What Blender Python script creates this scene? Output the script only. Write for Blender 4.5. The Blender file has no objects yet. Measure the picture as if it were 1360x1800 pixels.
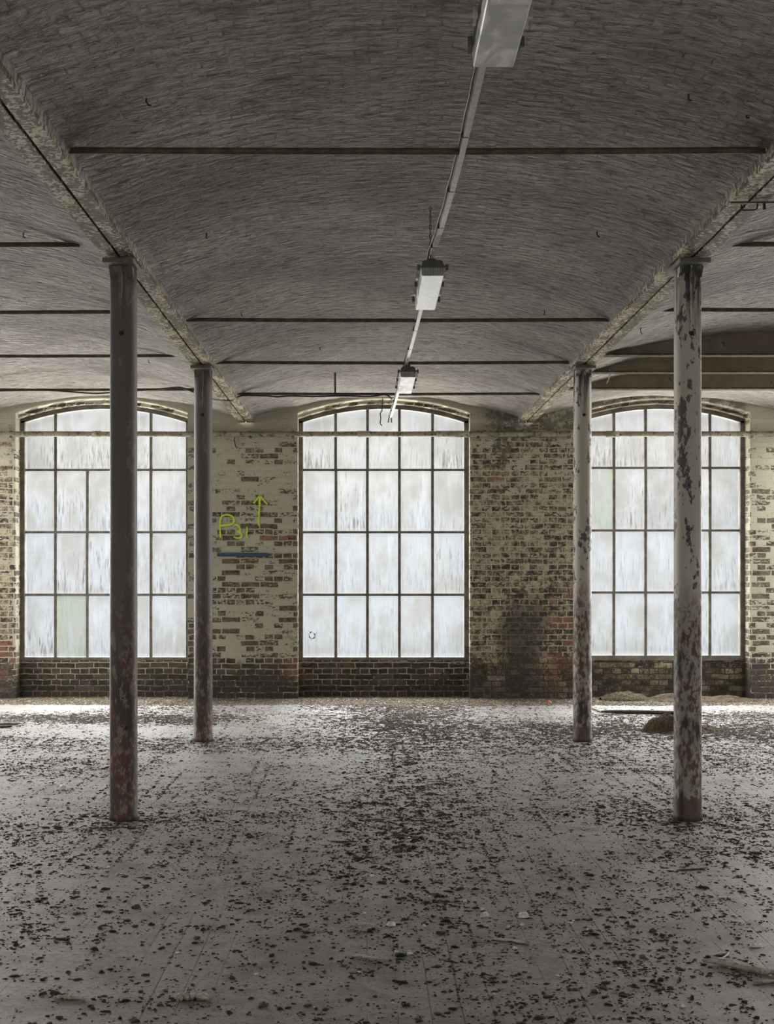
import bpy, bmesh, math, random
import numpy as np
from mathutils import Vector, Matrix
random.seed(7)
RNG = np.random.default_rng(11)
PI = math.pi
SC = bpy.context.scene
COL = SC.collection

# ------------------------------------------------------------------ camera
F = 2317.6                      # focal length in pixels of the 1360x1800 frame
VX, VY = 644.0, 1020.0          # vanishing point in that frame
CAM_Z = 1.45
cam = bpy.data.cameras.new('camera')
cam.sensor_fit = 'AUTO'
cam.sensor_width = 36.0
cam.lens = F / 1800 * 36
cam.shift_x = (680 - VX) / 1800
cam.shift_y = (VY - 900) / 1800
cam.clip_start = 0.05
cam.clip_end = 300
camo = bpy.data.objects.new('camera', cam)
COL.objects.link(camo)
camo.location = (0, 0, CAM_Z)
camo.rotation_euler = (PI / 2, 0, 0)
SC.camera = camo

# ------------------------------------------------------------------ exposure
SC.view_settings.view_transform = 'Standard'
SC.view_settings.look = 'None'
SC.view_settings.gamma = 1
SC.view_settings.exposure = 0.0
SC.view_settings.use_curve_mapping = False

# ------------------------------------------------------------------ room measures
D1 = 8.0                        # distance of the nearer pair of columns
WALL_Y = 16.16                  # inner face of the window wall
BACK_Y = -3.0
BAY = 3.4215
AXES = [-1.4735 + BAY * k for k in range(-2, 4)]      # beam lines
H_BEAM = CAM_Z + 1.93
H_SPRING = CAM_Z + 2.00
H_CROWN = CAM_Z + 2.255
HALF = BAY / 2 - 0.09

# ------------------------------------------------------------------ world and added fill lights
world = bpy.data.worlds.new('overcast_sky')
SC.world = world
world.use_nodes = True
wn = world.node_tree
wn.nodes.clear()
wo = wn.nodes.new('ShaderNodeOutputWorld')
wb = wn.nodes.new('ShaderNodeBackground')
wt = wn.nodes.new('ShaderNodeTexCoord')
wsx = wn.nodes.new('ShaderNodeSeparateXYZ')
wr = wn.nodes.new('ShaderNodeValToRGB')
# overcast: far brighter overhead than at the horizon, brightened below to light the vaults
wm = wn.nodes.new('ShaderNodeMapRange')
wm.inputs['From Min'].default_value = -1.0
wm.inputs['From Max'].default_value = 1.0
wn.links.new(wt.outputs['Generated'], wsx.inputs[0])
wn.links.new(wsx.outputs['Z'], wm.inputs['Value'])
wn.links.new(wm.outputs[0], wr.inputs[0])
e = wr.color_ramp.elements
e[0].position = 0.0; e[0].color = (0.53, 0.51, 0.465, 1)
e[1].position = 1.0; e[1].color = (1.0, 0.985, 0.96, 1)
for p_, c_ in ((0.25, (0.36, 0.343, 0.313)), (0.42, (0.0193, 0.0202, 0.0211)), (0.50, (0.0193, 0.0202, 0.0213)), (0.585, (0.0222, 0.0224, 0.0226)), (0.68, (0.24, 0.24, 0.24)), (0.84, (1.0, 0.985, 0.96))):
    k_ = wr.color_ramp.elements.new(p_); k_.color = (*c_, 1)
wn.links.new(wr.outputs[0], wb.inputs['Color'])
wb.inputs['Strength'].default_value = 35
wn.links.new(wb.outputs[0], wo.inputs['Surface'])

def area_light(name, loc, rot, sx, sy, power, color=(1, 0.98, 0.95)):
    l = bpy.data.lights.new(name, 'AREA')
    l.shape = 'RECTANGLE'; l.size = sx; l.size_y = sy; l.energy = power; l.color = color
    o = bpy.data.objects.new(name, l); COL.objects.link(o)
    o.location = loc; o.rotation_euler = rot
    return o
# unseen area lights added to brighten the room from the sides and rear
for cx in (-6.68, 7.07):
    area_light('side_bay_fill', (cx, WALL_Y + 0.30, 2.05), (-PI / 2, 0, 0), 1.9, 2.9, 450)  # added boost for floor and vaults near the window wall
for sx in (-1, 1):
    area_light('end_wall_fill', (-8.2 if sx < 0 else 8.7, 14.7, 2.0), (0, PI / 2 if sx > 0 else -PI / 2, 0), 2.6, 1.9, 300)  # added to brighten the pier faces; the end walls are blank
for cx in (-3.2, 0.24, 3.66):
    area_light('rear_wall_fill', (cx, BACK_Y + 0.06, 2.0), (PI / 2, 0, 0), 1.9, 2.6, 40)  # added weak fill from behind the camera; the rear wall is blank
for cx in (-6.68, -3.246, 0.213, 3.643, 7.07):
    po = area_light('window_portal', (cx, WALL_Y + 0.40, 2.05), (-PI / 2, 0, 0), 2.1, 3.3, 1.0)
    po.data.cycles.is_portal = True

# ------------------------------------------------------------------ small helpers
def P(px, py, Y):
    return Vector(((px - VX) * Y / F, Y, CAM_Z + (VY - py) * Y / F))
def G(px, py):                   # a point of the floor
    Y = CAM_Z * F / (py - VY)
    return Vector(((px - VX) * Y / F, Y, 0.0))
def AT(px, py, H):               # a point at height H above the eye
    Y = H * F / (VY - py)
    return Vector(((px - VX) * Y / F, Y, CAM_Z + H))
def vault_z(x):
    c = min(((AXES[i] + AXES[i + 1]) / 2 for i in range(5)), key=lambda q: abs(q - x))
    return H_CROWN - (H_CROWN - H_SPRING) * min(1, (x - c) / HALF * (x - c) / HALF)

def obj(name, bm, mat, parent=None, smooth=False):
    me = bpy.data.meshes.new(name)
    bmesh.ops.recalc_face_normals(bm, faces=bm.faces[:])
    bm.to_mesh(me); bm.free()
    if smooth:
        for p in me.polygons: p.use_smooth = True
    if mat: me.materials.append(mat)
    o = bpy.data.objects.new(name, me); COL.objects.link(o)
    if parent: o.parent = parent
    return o
def tag(o, label, cat, group=None, kind=None):
    o['label'] = label; o['category'] = cat
    if group: o['group'] = group
    if kind: o['kind'] = kind
    return o
def struct(o, label=None):
    o['kind'] = 'structure'
    if label: o['label'] = label
    return o
def empty(name, loc=(0, 0, 0)):
    o = bpy.data.objects.new(name, None); COL.objects.link(o); o.location = loc
    o.empty_display_size = 0.1
    return o
def box(bm, c, s, rot=None):
    r = bmesh.ops.create_cube(bm, size=1.0)
    M = Matrix.Translation(c) @ (rot if rot is not None else Matrix()) @ Matrix.Diagonal((s[0], s[1], s[2], 1))
    bmesh.ops.transform(bm, matrix=M, verts=r['verts'])
    return r['verts']
def sweep(bm, pts, section, up=Vector((0, 0, 1)), cap=True, scale=None):
    """section: list of (a, b) offsets; a sideways, b upwards"""
    pts = [Vector(p) for p in pts]
    rings = []
    for i, p in enumerate(pts):
        t = (pts[min(i + 1, len(pts) - 1)] - pts[max(i - 1, 0)]).normalized()
        u = up
        if abs(t.dot(u)) > 0.97: u = Vector((0, 1, 0))
        s = t.cross(u).normalized(); w = s.cross(t).normalized()
        k = scale[i] if scale else 1.0
        rings.append([bm.verts.new(p + s * a * k + w * b * k) for a, b in section])
    n = len(section)
    for i in range(len(rings) - 1):
        for j in range(n):
            bm.faces.new((rings[i][j], rings[i][(j + 1) % n], rings[i + 1][(j + 1) % n], rings[i + 1][j]))
    if cap:
        bm.faces.new(rings[0][::-1]); bm.faces.new(rings[-1])
def circle(r, n=10, fy=1.0):
    return [(r * math.cos(2 * PI * j / n), r * fy * math.sin(2 * PI * j / n)) for j in range(n)]
def tube(bm, pts, r, n=8, scale=None):
    sweep(bm, pts, circle(r, n), scale=scale)
def smoothpath(pts, sub=6):
    pts = [Vector(p) for p in pts]; out = []
    for i in range(len(pts) - 1):
        p0 = pts[max(i - 1, 0)]; p1 = pts[i]; p2 = pts[i + 1]; p3 = pts[min(i + 2, len(pts) - 1)]
        for k in range(sub):
            t = k / sub
            out.append(0.5 * ((2 * p1) + (p2 - p0) * t + (2 * p0 - 5 * p1 + 4 * p2 - p3) * t * t + (3 * p1 - p0 - 3 * p2 + p3) * t ** 3))
    out.append(pts[-1]); return out
def lathe(bm, prof, n=32, wob=0.0):
    rings = []
    for r, z in prof:
        rings.append([bm.verts.new((r * math.cos(2 * PI * j / n), r * math.sin(2 * PI * j / n), z)) for j in range(n)])
    for i in range(len(rings) - 1):
        for j in range(n):
            bm.faces.new((rings[i][j], rings[i][(j + 1) % n], rings[i + 1][(j + 1) % n], rings[i + 1][j]))
    bm.faces.new(rings[0][::-1]); bm.faces.new(rings[-1])
def vnoise(x, y, seed=0):
    """value noise for arrays"""
    xi = np.floor(x).astype(np.int64); yi = np.floor(y).astype(np.int64)
    fx = x - xi; fy = y - yi
    fx = fx * fx * (3 - 2 * fx); fy = fy * fy * (3 - 2 * fy)
    def h(a, b):
        v = (a * 374761393 + b * 668265263 + seed * 974634777) & 0xffffffff
        v = ((v ^ (v >> 13)) * 1274126177) & 0xffffffff
        return ((v ^ (v >> 16)) & 0xffff) / 65535.0
    return (h(xi, yi) * (1 - fx) + h(xi + 1, yi) * fx) * (1 - fy) + (h(xi, yi + 1) * (1 - fx) + h(xi + 1, yi + 1) * fx) * fy

# ------------------------------------------------------------------ node helpers
class NT:
    def __init__(s, name):
        s.m = bpy.data.materials.new(name); s.m.use_nodes = True
        s.t = s.m.node_tree; s.t.nodes.clear()
        s.out = s.t.nodes.new('ShaderNodeOutputMaterial')
    def n(s, t): return s.t.nodes.new(t)
    def put(s, sock, v):
        if v is None: return
        if isinstance(v, bpy.types.NodeSocket): s.t.links.new(v, sock)
        elif isinstance(v, (tuple, list)):
            sock.default_value = (*v, 1) if len(v) == 3 and sock.type == 'RGBA' else v
        else: sock.default_value = v
    def math(s, op, a, b=None, c=None, clamp=False):
        n = s.n('ShaderNodeMath'); n.operation = op; n.use_clamp = clamp
        s.put(n.inputs[0], a); s.put(n.inputs[1], b)
        if c is not None: s.put(n.inputs[2], c)
        return n.outputs[0]
    def add(s, a, b): return s.math('ADD', a, b)
    def mul(s, a, b): return s.math('MULTIPLY', a, b)
    def sub(s, a, b): return s.math('SUBTRACT', a, b)
    def step(s, v, a, b):          # smooth 0..1 from a to b
        n = s.n('ShaderNodeMapRange'); n.interpolation_type = 'SMOOTHSTEP'
        s.put(n.inputs['Value'], v); s.put(n.inputs['From Min'], a); s.put(n.inputs['From Max'], b)
        return n.outputs[0]
    def mix(s, f, a, b, mode='MIX'):
        n = s.n('ShaderNodeMix'); n.data_type = 'RGBA'; n.blend_type = mode
        s.put(n.inputs['Factor'], f); s.put(n.inputs['A'], a); s.put(n.inputs['B'], b)
        for q in n.inputs:
            if q.type == 'RGBA' and q.name == 'A': s.put(q, a)
            if q.type == 'RGBA' and q.name == 'B': s.put(q, b)
        return [q for q in n.outputs if q.type == 'RGBA'][0]
    def coord(s, kind='Object'): return s.n('ShaderNodeTexCoord').outputs[kind]
    def sep(s, v):
        n = s.n('ShaderNodeSeparateXYZ'); s.put(n.inputs[0], v); return n.outputs
    def comb(s, x, y, z=0.0):
        n = s.n('ShaderNodeCombineXYZ'); s.put(n.inputs[0], x); s.put(n.inputs[1], y); s.put(n.inputs[2], z); return n.outputs[0]
    def scale(s, v, k):
        n = s.n('ShaderNodeVectorMath'); n.operation = 'MULTIPLY'; s.put(n.inputs[0], v); n.inputs[1].default_value = k; return n.outputs[0]
    def noise(s, v, sc, det=3, rough=0.55, dist=0.0, col=False):
        n = s.n('ShaderNodeTexNoise'); s.put(n.inputs['Vector'], v)
        n.inputs['Scale'].default_value = sc; n.inputs['Detail'].default_value = det
        n.inputs['Roughness'].default_value = rough; n.inputs['Distortion'].default_value = dist
        return n.outputs['Color' if col else 'Fac']
    def vor(s, v, sc, feat='F1'):
        n = s.n('ShaderNodeTexVoronoi'); s.put(n.inputs['Vector'], v); n.inputs['Scale'].default_value = sc; n.feature = feat
        return n.outputs
    def ramp(s, f, stops):
        n = s.n('ShaderNodeValToRGB'); s.put(n.inputs[0], f)
        el = n.color_ramp.elements
        el[0].position = stops[0][0]; el[0].color = (*stops[0][1], 1)
        el[1].position = stops[-1][0]; el[1].color = (*stops[-1][1], 1)
        for p, c in stops[1:-1]:
            q = el.new(p); q.color = (*c, 1)
        return n.outputs[0]
    def bump(s, h, st=0.5, d=0.02):
        n = s.n('ShaderNodeBump'); s.put(n.inputs['Height'], h); n.inputs['Strength'].default_value = st; n.inputs['Distance'].default_value = d
        return n.outputs[0]
    def bsdf(s, col, rough=0.7, nor=None, metal=0.0, spec=0.5):
        n = s.n('ShaderNodeBsdfPrincipled')
        s.put(n.inputs['Base Color'], col); s.put(n.inputs['Roughness'], rough); s.put(n.inputs['Metallic'], metal)
        n.inputs['Specular IOR Level'].default_value = spec
        if nor is not None: s.put(n.inputs['Normal'], nor)
        s.t.links.new(n.outputs[0], s.out.inputs['Surface'])
        return n
    def brick(s, v, w, h, mortar, smooth=0.2, squash=1.0, off=0.5, freq=2):
        n = s.n('ShaderNodeTexBrick'); s.put(n.inputs['Vector'], v)
        n.offset = off; n.squash = squash; n.squash_frequency = freq
        n.inputs['Color1'].default_value = (0, 0, 0, 1); n.inputs['Color2'].default_value = (1, 1, 1, 1); n.inputs['Mortar'].default_value = (0, 0, 0, 1)
        n.inputs['Scale'].default_value = 1.0; n.inputs['Mortar Size'].default_value = mortar; n.inputs['Mortar Smooth'].default_value = smooth
        n.inputs['Bias'].default_value = 0.0; n.inputs['Brick Width'].default_value = w; n.inputs['Row Height'].default_value = h
        return n.outputs['Color'], n.outputs['Fac']

# ------------------------------------------------------------------ materials
def mat_wall():
    s = NT('painted_brickwork')
    co = s.coord(); X, Y, Z = s.sep(co)[:3]
    warp = s.noise(co, 5, 2, col=True); wx, wy, wz = s.sep(warp)[:3]
    u = s.add(s.add(X, Y), s.mul(s.sub(wx, 0.5), 0.045))
    v = s.add(Z, s.mul(s.sub(wy, 0.5), 0.032))
    rnd, mort = s.brick(s.comb(u, v), 0.232, 0.0716, 0.0075, 0.25, 0.5)
    n1 = s.noise(co, 1.1, 3); n2 = s.noise(co, 14, 4, 0.6); n3 = s.noise(co, 60, 3, 0.6)
    nst = s.noise(s.scale(co, (4, 4, 16)), 1.6, 4, 0.6)
    # bare brick
    t = s.add(s.mul(rnd, 0.62), s.add(s.mul(s.sub(n2, 0.5), 2.3), s.mul(s.sub(n3, 0.46), 1.6)))
    bare = s.ramp(t, [(0.0, (0.030, 0.023, 0.018)), (0.18, (0.068, 0.05, 0.036)), (0.40, (0.155, 0.122, 0.082)), (0.62, (0.285, 0.237, 0.155)), (0.95, (0.42, 0.365, 0.26))])
    # red bricks: at some pier corners and a few courses
    redz = s.math('MULTIPLY', s.step(Z, 0.15, 0.3), s.step(Z, 1.5, 1.15))
    e1 = s.mul(s.step(X, -1.16, -0.98), s.step(X, -0.7, -0.8)); e1 = s.mul(e1, s.mul(s.step(Z, 0.18, 0.24), s.step(Z, 0.56, 0.48)))
    e2 = s.mul(s.mul(s.step(X, 2.05, 2.4), s.step(X, 2.9, 2.7)), redz)
    e3 = s.mul(s.step(X, -4.12, -4.5), s.mul(s.step(Z, 0.2, 0.3), s.step(Z, 0.95, 0.65)))
    redm = s.math('MAXIMUM', e1, s.math('MAXIMUM', s.mul(e2, s.step(rnd, 0.42, 0.5)), s.mul(e3, s.step(rnd, 0.3, 0.4))))
    redm = s.math('MAXIMUM', redm, s.mul(s.step(rnd, 0.955, 0.965), s.step(n1, 0.5, 0.62)))
    redm = s.mul(redm, s.step(n2, 0.3, 0.45))
    bare = s.mix(s.mul(redm, 0.85), bare, s.mix(n3, (0.09, 0.04, 0.03), (0.24, 0.095, 0.062)))
    mortc = s.mix(s.step(n2, 0.35, 0.65), (0.075, 0.062, 0.046), (0.28, 0.25, 0.18))
    mortc = s.mix(s.step(Z, 0.75, 0.4), mortc, (0.06, 0.05, 0.038))
    bare = s.mix(mort, bare, mortc)
    dark = s.math('MAXIMUM', s.step(X, 4.66, 4.72), s.mul(s.step(X, -4.36, -4.30), s.step(X, 1.30, 1.26)))
    dark = s.mul(dark, s.sub(1.0, redm))
    bare = s.mix(s.mul(s.mul(dark, s.sub(1.0, mort)), 0.72), bare, (0.035, 0.027, 0.02))
    # old cream paint: how much is left differs from pier to pier
    a = s.mul(s.step(X, -4.30, -4.36), -0.16)
    b = s.mul(s.mul(s.step(X, 1.26, 1.30), s.step(X, 4.72, 4.66)), -0.24)
    low = s.mul(s.step(Z, 0.62, 0.25), -0.42)
    top = s.mul(s.step(Z, 3.05, 3.3), 0.25)
    mid = s.mul(s.step(Z, 2.9, 1.3), -0.11)
    cov = s.add(0.68, s.add(a, s.add(b, s.add(low, s.add(top, mid)))))
    lost = s.add(s.mul(rnd, 0.42), s.add(s.mul(n1, 0.28), s.mul(nst, 0.42)))
    lost = s.add(lost, s.add(s.mul(mort, s.add(-0.26, s.mul(b, -0.62))), s.mul(s.sub(s.noise(s.scale(co, (1, 1, 2)), 26, 4, 0.65), 0.5), 0.75)))
    soff = s.mul(s.step(Y, WALL_Y + 0.012, WALL_Y + 0.03), s.step(Z, 3.3, 3.5))
    cov = s.add(cov, s.mul(soff, -0.42))
    paint = s.step(s.sub(cov, lost), -0.04, 0.06)
    pc = s.mix(n1, (0.33, 0.31, 0.235), (0.44, 0.415, 0.33))
    pc = s.mix(s.mul(s.step(n3, 0.55, 0.8), 0.5), pc, (0.20, 0.17, 0.12))
    c = s.mix(paint, bare, pc)
    # soot and damp
    d = s.add(s.mul(s.step(Z, 0.75, -0.05), 0.75), s.mul(s.sub(n1, 0.45), 1.3))
    d = s.add(d, s.add(s.mul(s.sub(n2, 0.5), 1.2), s.mul(s.sub(s.noise(co, 3.5, 3, 0.6), 0.5), 1.6)))
    soot = s.mul(s.step(d, 0.34, 0.72), s.step(Z, 1.0, 0.5))
    dx = s.math('ABSOLUTE', s.sub(X, s.add(1.90, s.mul(s.sub(n1, 0.5), 0.5))))
    st = s.mul(s.step(dx, 0.42, 0.1), s.step(Z, 1.55, 0.85))
    st = s.math('MULTIPLY', s.add(st, 0.0), s.step(s.add(s.mul(n2, 0.7), s.mul(st, 0.55)), 0.42, 0.7))
    sp = s.mul(s.mul(s.step(X, 1.3, 1.5), s.step(X, 2.5, 2.2)), s.step(s.add(s.mul(n1, 0.5), s.mul(s.noise(co, 9, 3), 0.6)), 0.60, 0.68))
    hi = s.mul(s.mul(s.step(Z, 3.12, 3.3), s.step(X, 1.35, 1.6)), s.mul(s.step(X, 4.7, 4.6), s.step(n2, 0.38, 0.55)))
    soot = s.math('MAXIMUM', s.math('MAXIMUM', soot, st), s.math('MAXIMUM', s.mul(sp, 0.9), s.mul(hi, 0.8)))
    c = s.mix(s.mul(soot, s.add(0.82, s.mul(s.step(Y, WALL_Y + 0.1, WALL_Y + 0.2), -0.22))), c, s.mix(n3, (0.022, 0.018, 0.016), (0.06, 0.05, 0.042)))
    h = s.add(s.mul(mort, -0.8), s.add(s.mul(n2, 0.6), s.add(s.mul(rnd, 0.35), s.mul(n3, 0.35))))
    h = s.add(h, s.mul(paint, 0.2))
    s.bsdf(c, 0.82, s.bump(h, 0.85, 0.012), spec=0.35)
    return s.m

def mat_ceiling():
    s = NT('whitewashed_vault_brick')
    uv = s.coord('UV'); U, V, _ = s.sep(uv)[:3]
    warp = s.noise(uv, 3.2, 3, col=True); wx, wy, wz = s.sep(warp)[:3]
    vec = s.comb(s.add(U, s.mul(s.sub(wx, 0.5), 0.06)), s.add(V, s.mul(s.sub(wy, 0.5), 0.035)))
    rnd, mort = s.brick(vec, 0.118, 0.0735, 0.006, 0.9, 1.0)
    n1 = s.noise(uv, 0.9, 4); warp2 = s.noise(uv, 14, 2, col=True); ax, ay, az = s.sep(warp2)[:3]
    vec2 = s.comb(s.add(U, s.mul(s.sub(wx, 0.5), 0.10)), s.add(s.add(V, s.mul(s.sub(wy, 0.5), 0.05)), s.mul(s.sub(ay, 0.5), 0.03)), s.mul(rnd, 0.9))
    nst = s.noise(s.scale(vec2, (5, 13, 1)), 1.5, 4, 0.62); n3 = s.noise(uv, 60, 3)
    n5 = s.noise(s.scale(vec2, (10, 30, 1.5)), 1.0, 3, 0.6)
    c = s.mix(s.step(n1, 0.3, 0.7), (0.30, 0.275, 0.262), (0.46, 0.432, 0.395))
    c = s.mix(s.mul(s.step(rnd, 0.55, 1.0), 0.28), c, (0.27, 0.235, 0.22))
    c = s.mix(s.mul(s.step(nst, 0.50, 0.66), 0.62), c, (0.135, 0.12, 0.11))
    c = s.mix(s.mul(s.step(n5, 0.54, 0.68), 0.6), c, (0.10, 0.09, 0.082))
    c = s.mix(s.mul(s.step(mort, 0.3, 0.9), 0.10), c, (0.16, 0.145, 0.13))
    c = s.mix(s.mul(s.step(n3, 0.55, 0.8), 0.25), c, (0.2, 0.18, 0.17))
    wv, _w, _z = s.sep(s.noise(s.scale(uv, (4.5, 9, 1)), 1.0, 3, col=True))[:3]
    saw = s.math('FRACT', s.add(s.math('DIVIDE', V, 0.0735), s.mul(wv, 1.3)))
    h = s.add(s.mul(mort, -0.02), s.add(s.mul(rnd, 0.06), s.add(s.mul(nst, 2.4), s.add(s.mul(n5, 1.6), s.mul(n3, 0.15)))))
    h = s.add(h, s.mul(saw, s.mul(s.step(nst, 0.35, 0.6), 0.7)))
    s.bsdf(c, 0.85, s.bump(h, 1.0, 0.026), spec=0.3)
    return s.m

def mat_floor():
    s = NT('dirty_floorboards')
    co = s.coord(); X, Y, Z = s.sep(co)[:3]
    n1 = s.noise(co, 0.55, 4, 0.6); n2 = s.noise(co, 5, 4, 0.6); n3 = s.noise(co, 70, 3, 0.65)
    ng = s.noise(s.scale(co, (26, 1.5, 1)), 1.0, 3)
    wob = s.mul(s.sub(s.noise(co, 2.5, 2), 0.5), 0.012)
    xb = s.add(X, wob)
    cell = s.math('FRACT', s.math('DIVIDE', xb, 0.107))
    idx = s.math('FLOOR', s.math('DIVIDE', xb, 0.107))
    edge = s.math('ABSOLUTE', s.sub(cell, 0.5))
    wn_ = s.n('ShaderNodeTexWhiteNoise'); wn_.noise_dimensions = '1D'; s.put(wn_.inputs['W'], idx)
    br = wn_.outputs['Value']
    pres = s.step(s.add(s.mul(s.noise(s.comb(s.mul(idx, 3.7), s.mul(Y, 0.9)), 1.0, 3), 1.0), s.mul(s.sub(br, 0.5), 0.28)), 0.50, 0.62)
    joint = s.mul(s.step(edge, 0.455, 0.49), pres)
    # board ends
    ye = s.add(Y, s.mul(br, 3.3)); fe = s.math('ABSOLUTE', s.sub(s.math('FRACT', s.math('DIVIDE', ye, 3.3)), 0.5))
    endj = s.mul(s.step(fe, 0.4965, 0.499), s.step(n1, 0.5, 0.55))
    c = s.mix(n1, (0.185, 0.178, 0.167), (0.30, 0.291, 0.275))
    c = s.mix(s.mul(br, 0.25), c, (0.24, 0.23, 0.21))
    c = s.mix(s.mul(s.step(n2, 0.46, 0.66), 0.55), c, (0.11, 0.103, 0.094))
    n6 = s.noise(s.scale(co, (1, 0.7, 1)), 1.9, 5, 0.65)
    c = s.mix(s.mul(s.step(n6, 0.50, 0.64), 0.45), c, (0.085, 0.078, 0.07))
    c = s.mix(s.mul(s.step(ng, 0.5, 0.8), 0.25), c, (0.14, 0.13, 0.12))
    n4 = s.noise(s.scale(co, (1, 1.6, 1)), 26, 4, 0.7)
    c = s.mix(s.mul(s.step(s.add(n4, s.mul(s.sub(n1, 0.5), 0.4)), 0.53, 0.65), 0.7), c, (0.06, 0.055, 0.05))
    c = s.mix(s.mul(s.step(n3, 0.54, 0.68), 0.75), c, (0.045, 0.04, 0.036))
    c = s.mix(s.mul(s.math('MAXIMUM', joint, endj), 0.9), c, (0.022, 0.019, 0.017))
    r = s.add(0.48, s.mul(n2, 0.22))
    h = s.add(s.mul(joint, -0.3), s.add(s.mul(n2, 0.4), s.mul(n3, 0.3)))
    s.bsdf(c, r, s.bump(h, 0.4, 0.006), spec=0.5)
    return s.m

def mat_column(kind):
    s = NT('flaking_paint_' + kind)
    co = s.coord(); X, Y, Z = s.sep(co)[:3]
    info = s.n('ShaderNodeObjectInfo')
    n = s.n('ShaderNodeVectorMath'); n.operation = 'ADD'; s.put(n.inputs[0], co); s.put(n.inputs[1], s.scale(info.outputs['Location'], (0.37, 0.37, 0)))
    p = n.outputs[0]
    nb = s.noise(s.scale(p, (1, 1, 0.35)), 11, 4, 0.6); nf = s.noise(s.scale(p, (1, 1, 0.55)), 38, 4, 0.65); ns = s.noise(s.scale(p, (2.5, 2.5, 0.16)), 12, 3)
    if kind == 'dark':
        up = s.mix(nb, (0.115, 0.106, 0.112), (0.165, 0.153, 0.158))
        lo = s.mix(s.step(nf, 0.45, 0.6), (0.14, 0.066, 0.055), (0.27, 0.245, 0.22))
        lo = s.mix(s.step(nb, 0.42, 0.56), lo, (0.075, 0.062, 0.055))
        c = s.mix(s.step(s.add(Z, s.mul(s.sub(nb, 0.5), 0.6)), 1.55, 0.75), up, lo)
        chip = s.step(s.add(nb, s.mul(nf, 0.35)), 0.79, 0.82)
        c = s.mix(chip, c, (0.22, 0.205, 0.18))
        speck = s.mul(s.step(nf, 0.62, 0.66), s.step(Z, 1.7, 0.4))
        c = s.mix(speck, c, (0.02, 0.016, 0.014))
    else:
        up = s.mix(nb, (0.50, 0.475, 0.42), (0.60, 0.57, 0.51))
        chip = s.step(s.add(s.mul(nb, 0.85), s.mul(nf, 0.55)), 0.745, 0.775)
        up = s.mix(chip, up, (0.13, 0.124, 0.13))
        tops = s.mul(s.step(Z, 2.75, 3.3), s.step(ns, 0.42, 0.6))
        up = s.mix(tops, up, (0.06, 0.056, 0.06))
        rust = s.mul(s.step(nf, 0.60, 0.66), s.step(nb, 0.45, 0.55))
        up = s.mix(rust, up, (0.05, 0.026, 0.017))
        lo = s.mix(s.step(s.add(s.mul(nf, 0.7), s.mul(nb, 0.3)), 0.43, 0.53), (0.13, 0.066, 0.058), (0.36, 0.34, 0.315))
        lo = s.mix(s.step(nb, 0.5, 0.62), lo, (0.055, 0.04, 0.036))
        c = s.mix(s.step(s.add(Z, s.mul(s.sub(nb, 0.5), 0.5)), 1.5, 1.1), up, lo)
        c = s.mix(s.mul(s.mul(s.step(Z, 0.15, 0.12), 0.8), s.step(nf, 0.40, 0.5)), c, (0.075, 0.036, 0.034))
    h = s.add(s.mul(nb, 0.7), s.mul(nf, 0.6))
    s.bsdf(c, s.add(0.42, s.mul(nf, 0.3)), s.bump(h, 0.45, 0.006), spec=0.45)
    return s.m

def mat_beam():
    s = NT('flaked_cream_paint')
    co = s.coord(); X, Y, Z = s.sep(co)[:3]
    nb = s.noise(co, 2.2, 4, 0.6); nf = s.noise(co, 34, 5, 0.75); nm = s.noise(s.scale(co, (1, 0.5, 1)), 7, 4, 0.6)
    c = s.mix(nb, (0.50, 0.43, 0.27), (0.60, 0.55, 0.40))
    far = s.step(Y, 13.2, 11.5)
    c = s.mix(s.mul(s.step(s.add(nf, s.mul(s.sub(nm, 0.5), 0.5)), 0.43, 0.50), s.add(0.28, s.mul(far, 0.64))), c, (0.045, 0.035, 0.024))
    c = s.mix(s.mul(s.step(nm, 0.55, 0.7), 0.5), c, (0.22, 0.13, 0.06))
    s.bsdf(c, s.add(0.5, s.mul(nf, 0.4)), s.bump(s.add(nf, nm), 0.8, 0.012), spec=0.3)
    return s.m

def mat_simple(name, c0, c1, sc=10, rough=0.6, spec=0.5, metal=0.0, bump=0.3, bd=0.005, det=4, c2=None, t2=0.62, co='Object'):
    s = NT(name)
    p = s.coord(co); n1 = s.noise(p, sc, det, 0.6); n2 = s.noise(p, sc * 4.3, 3, 0.6)
    c = s.mix(s.step(n1, 0.35, 0.65), c0, c1)
    if c2: c = s.mix(s.step(n2, t2, t2 + 0.06), c, c2)
    s.bsdf(c, rough, s.bump(s.add(n1, s.mul(n2, 0.5)), bump, bd) if bump else None, metal, spec)
    return s.m

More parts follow.
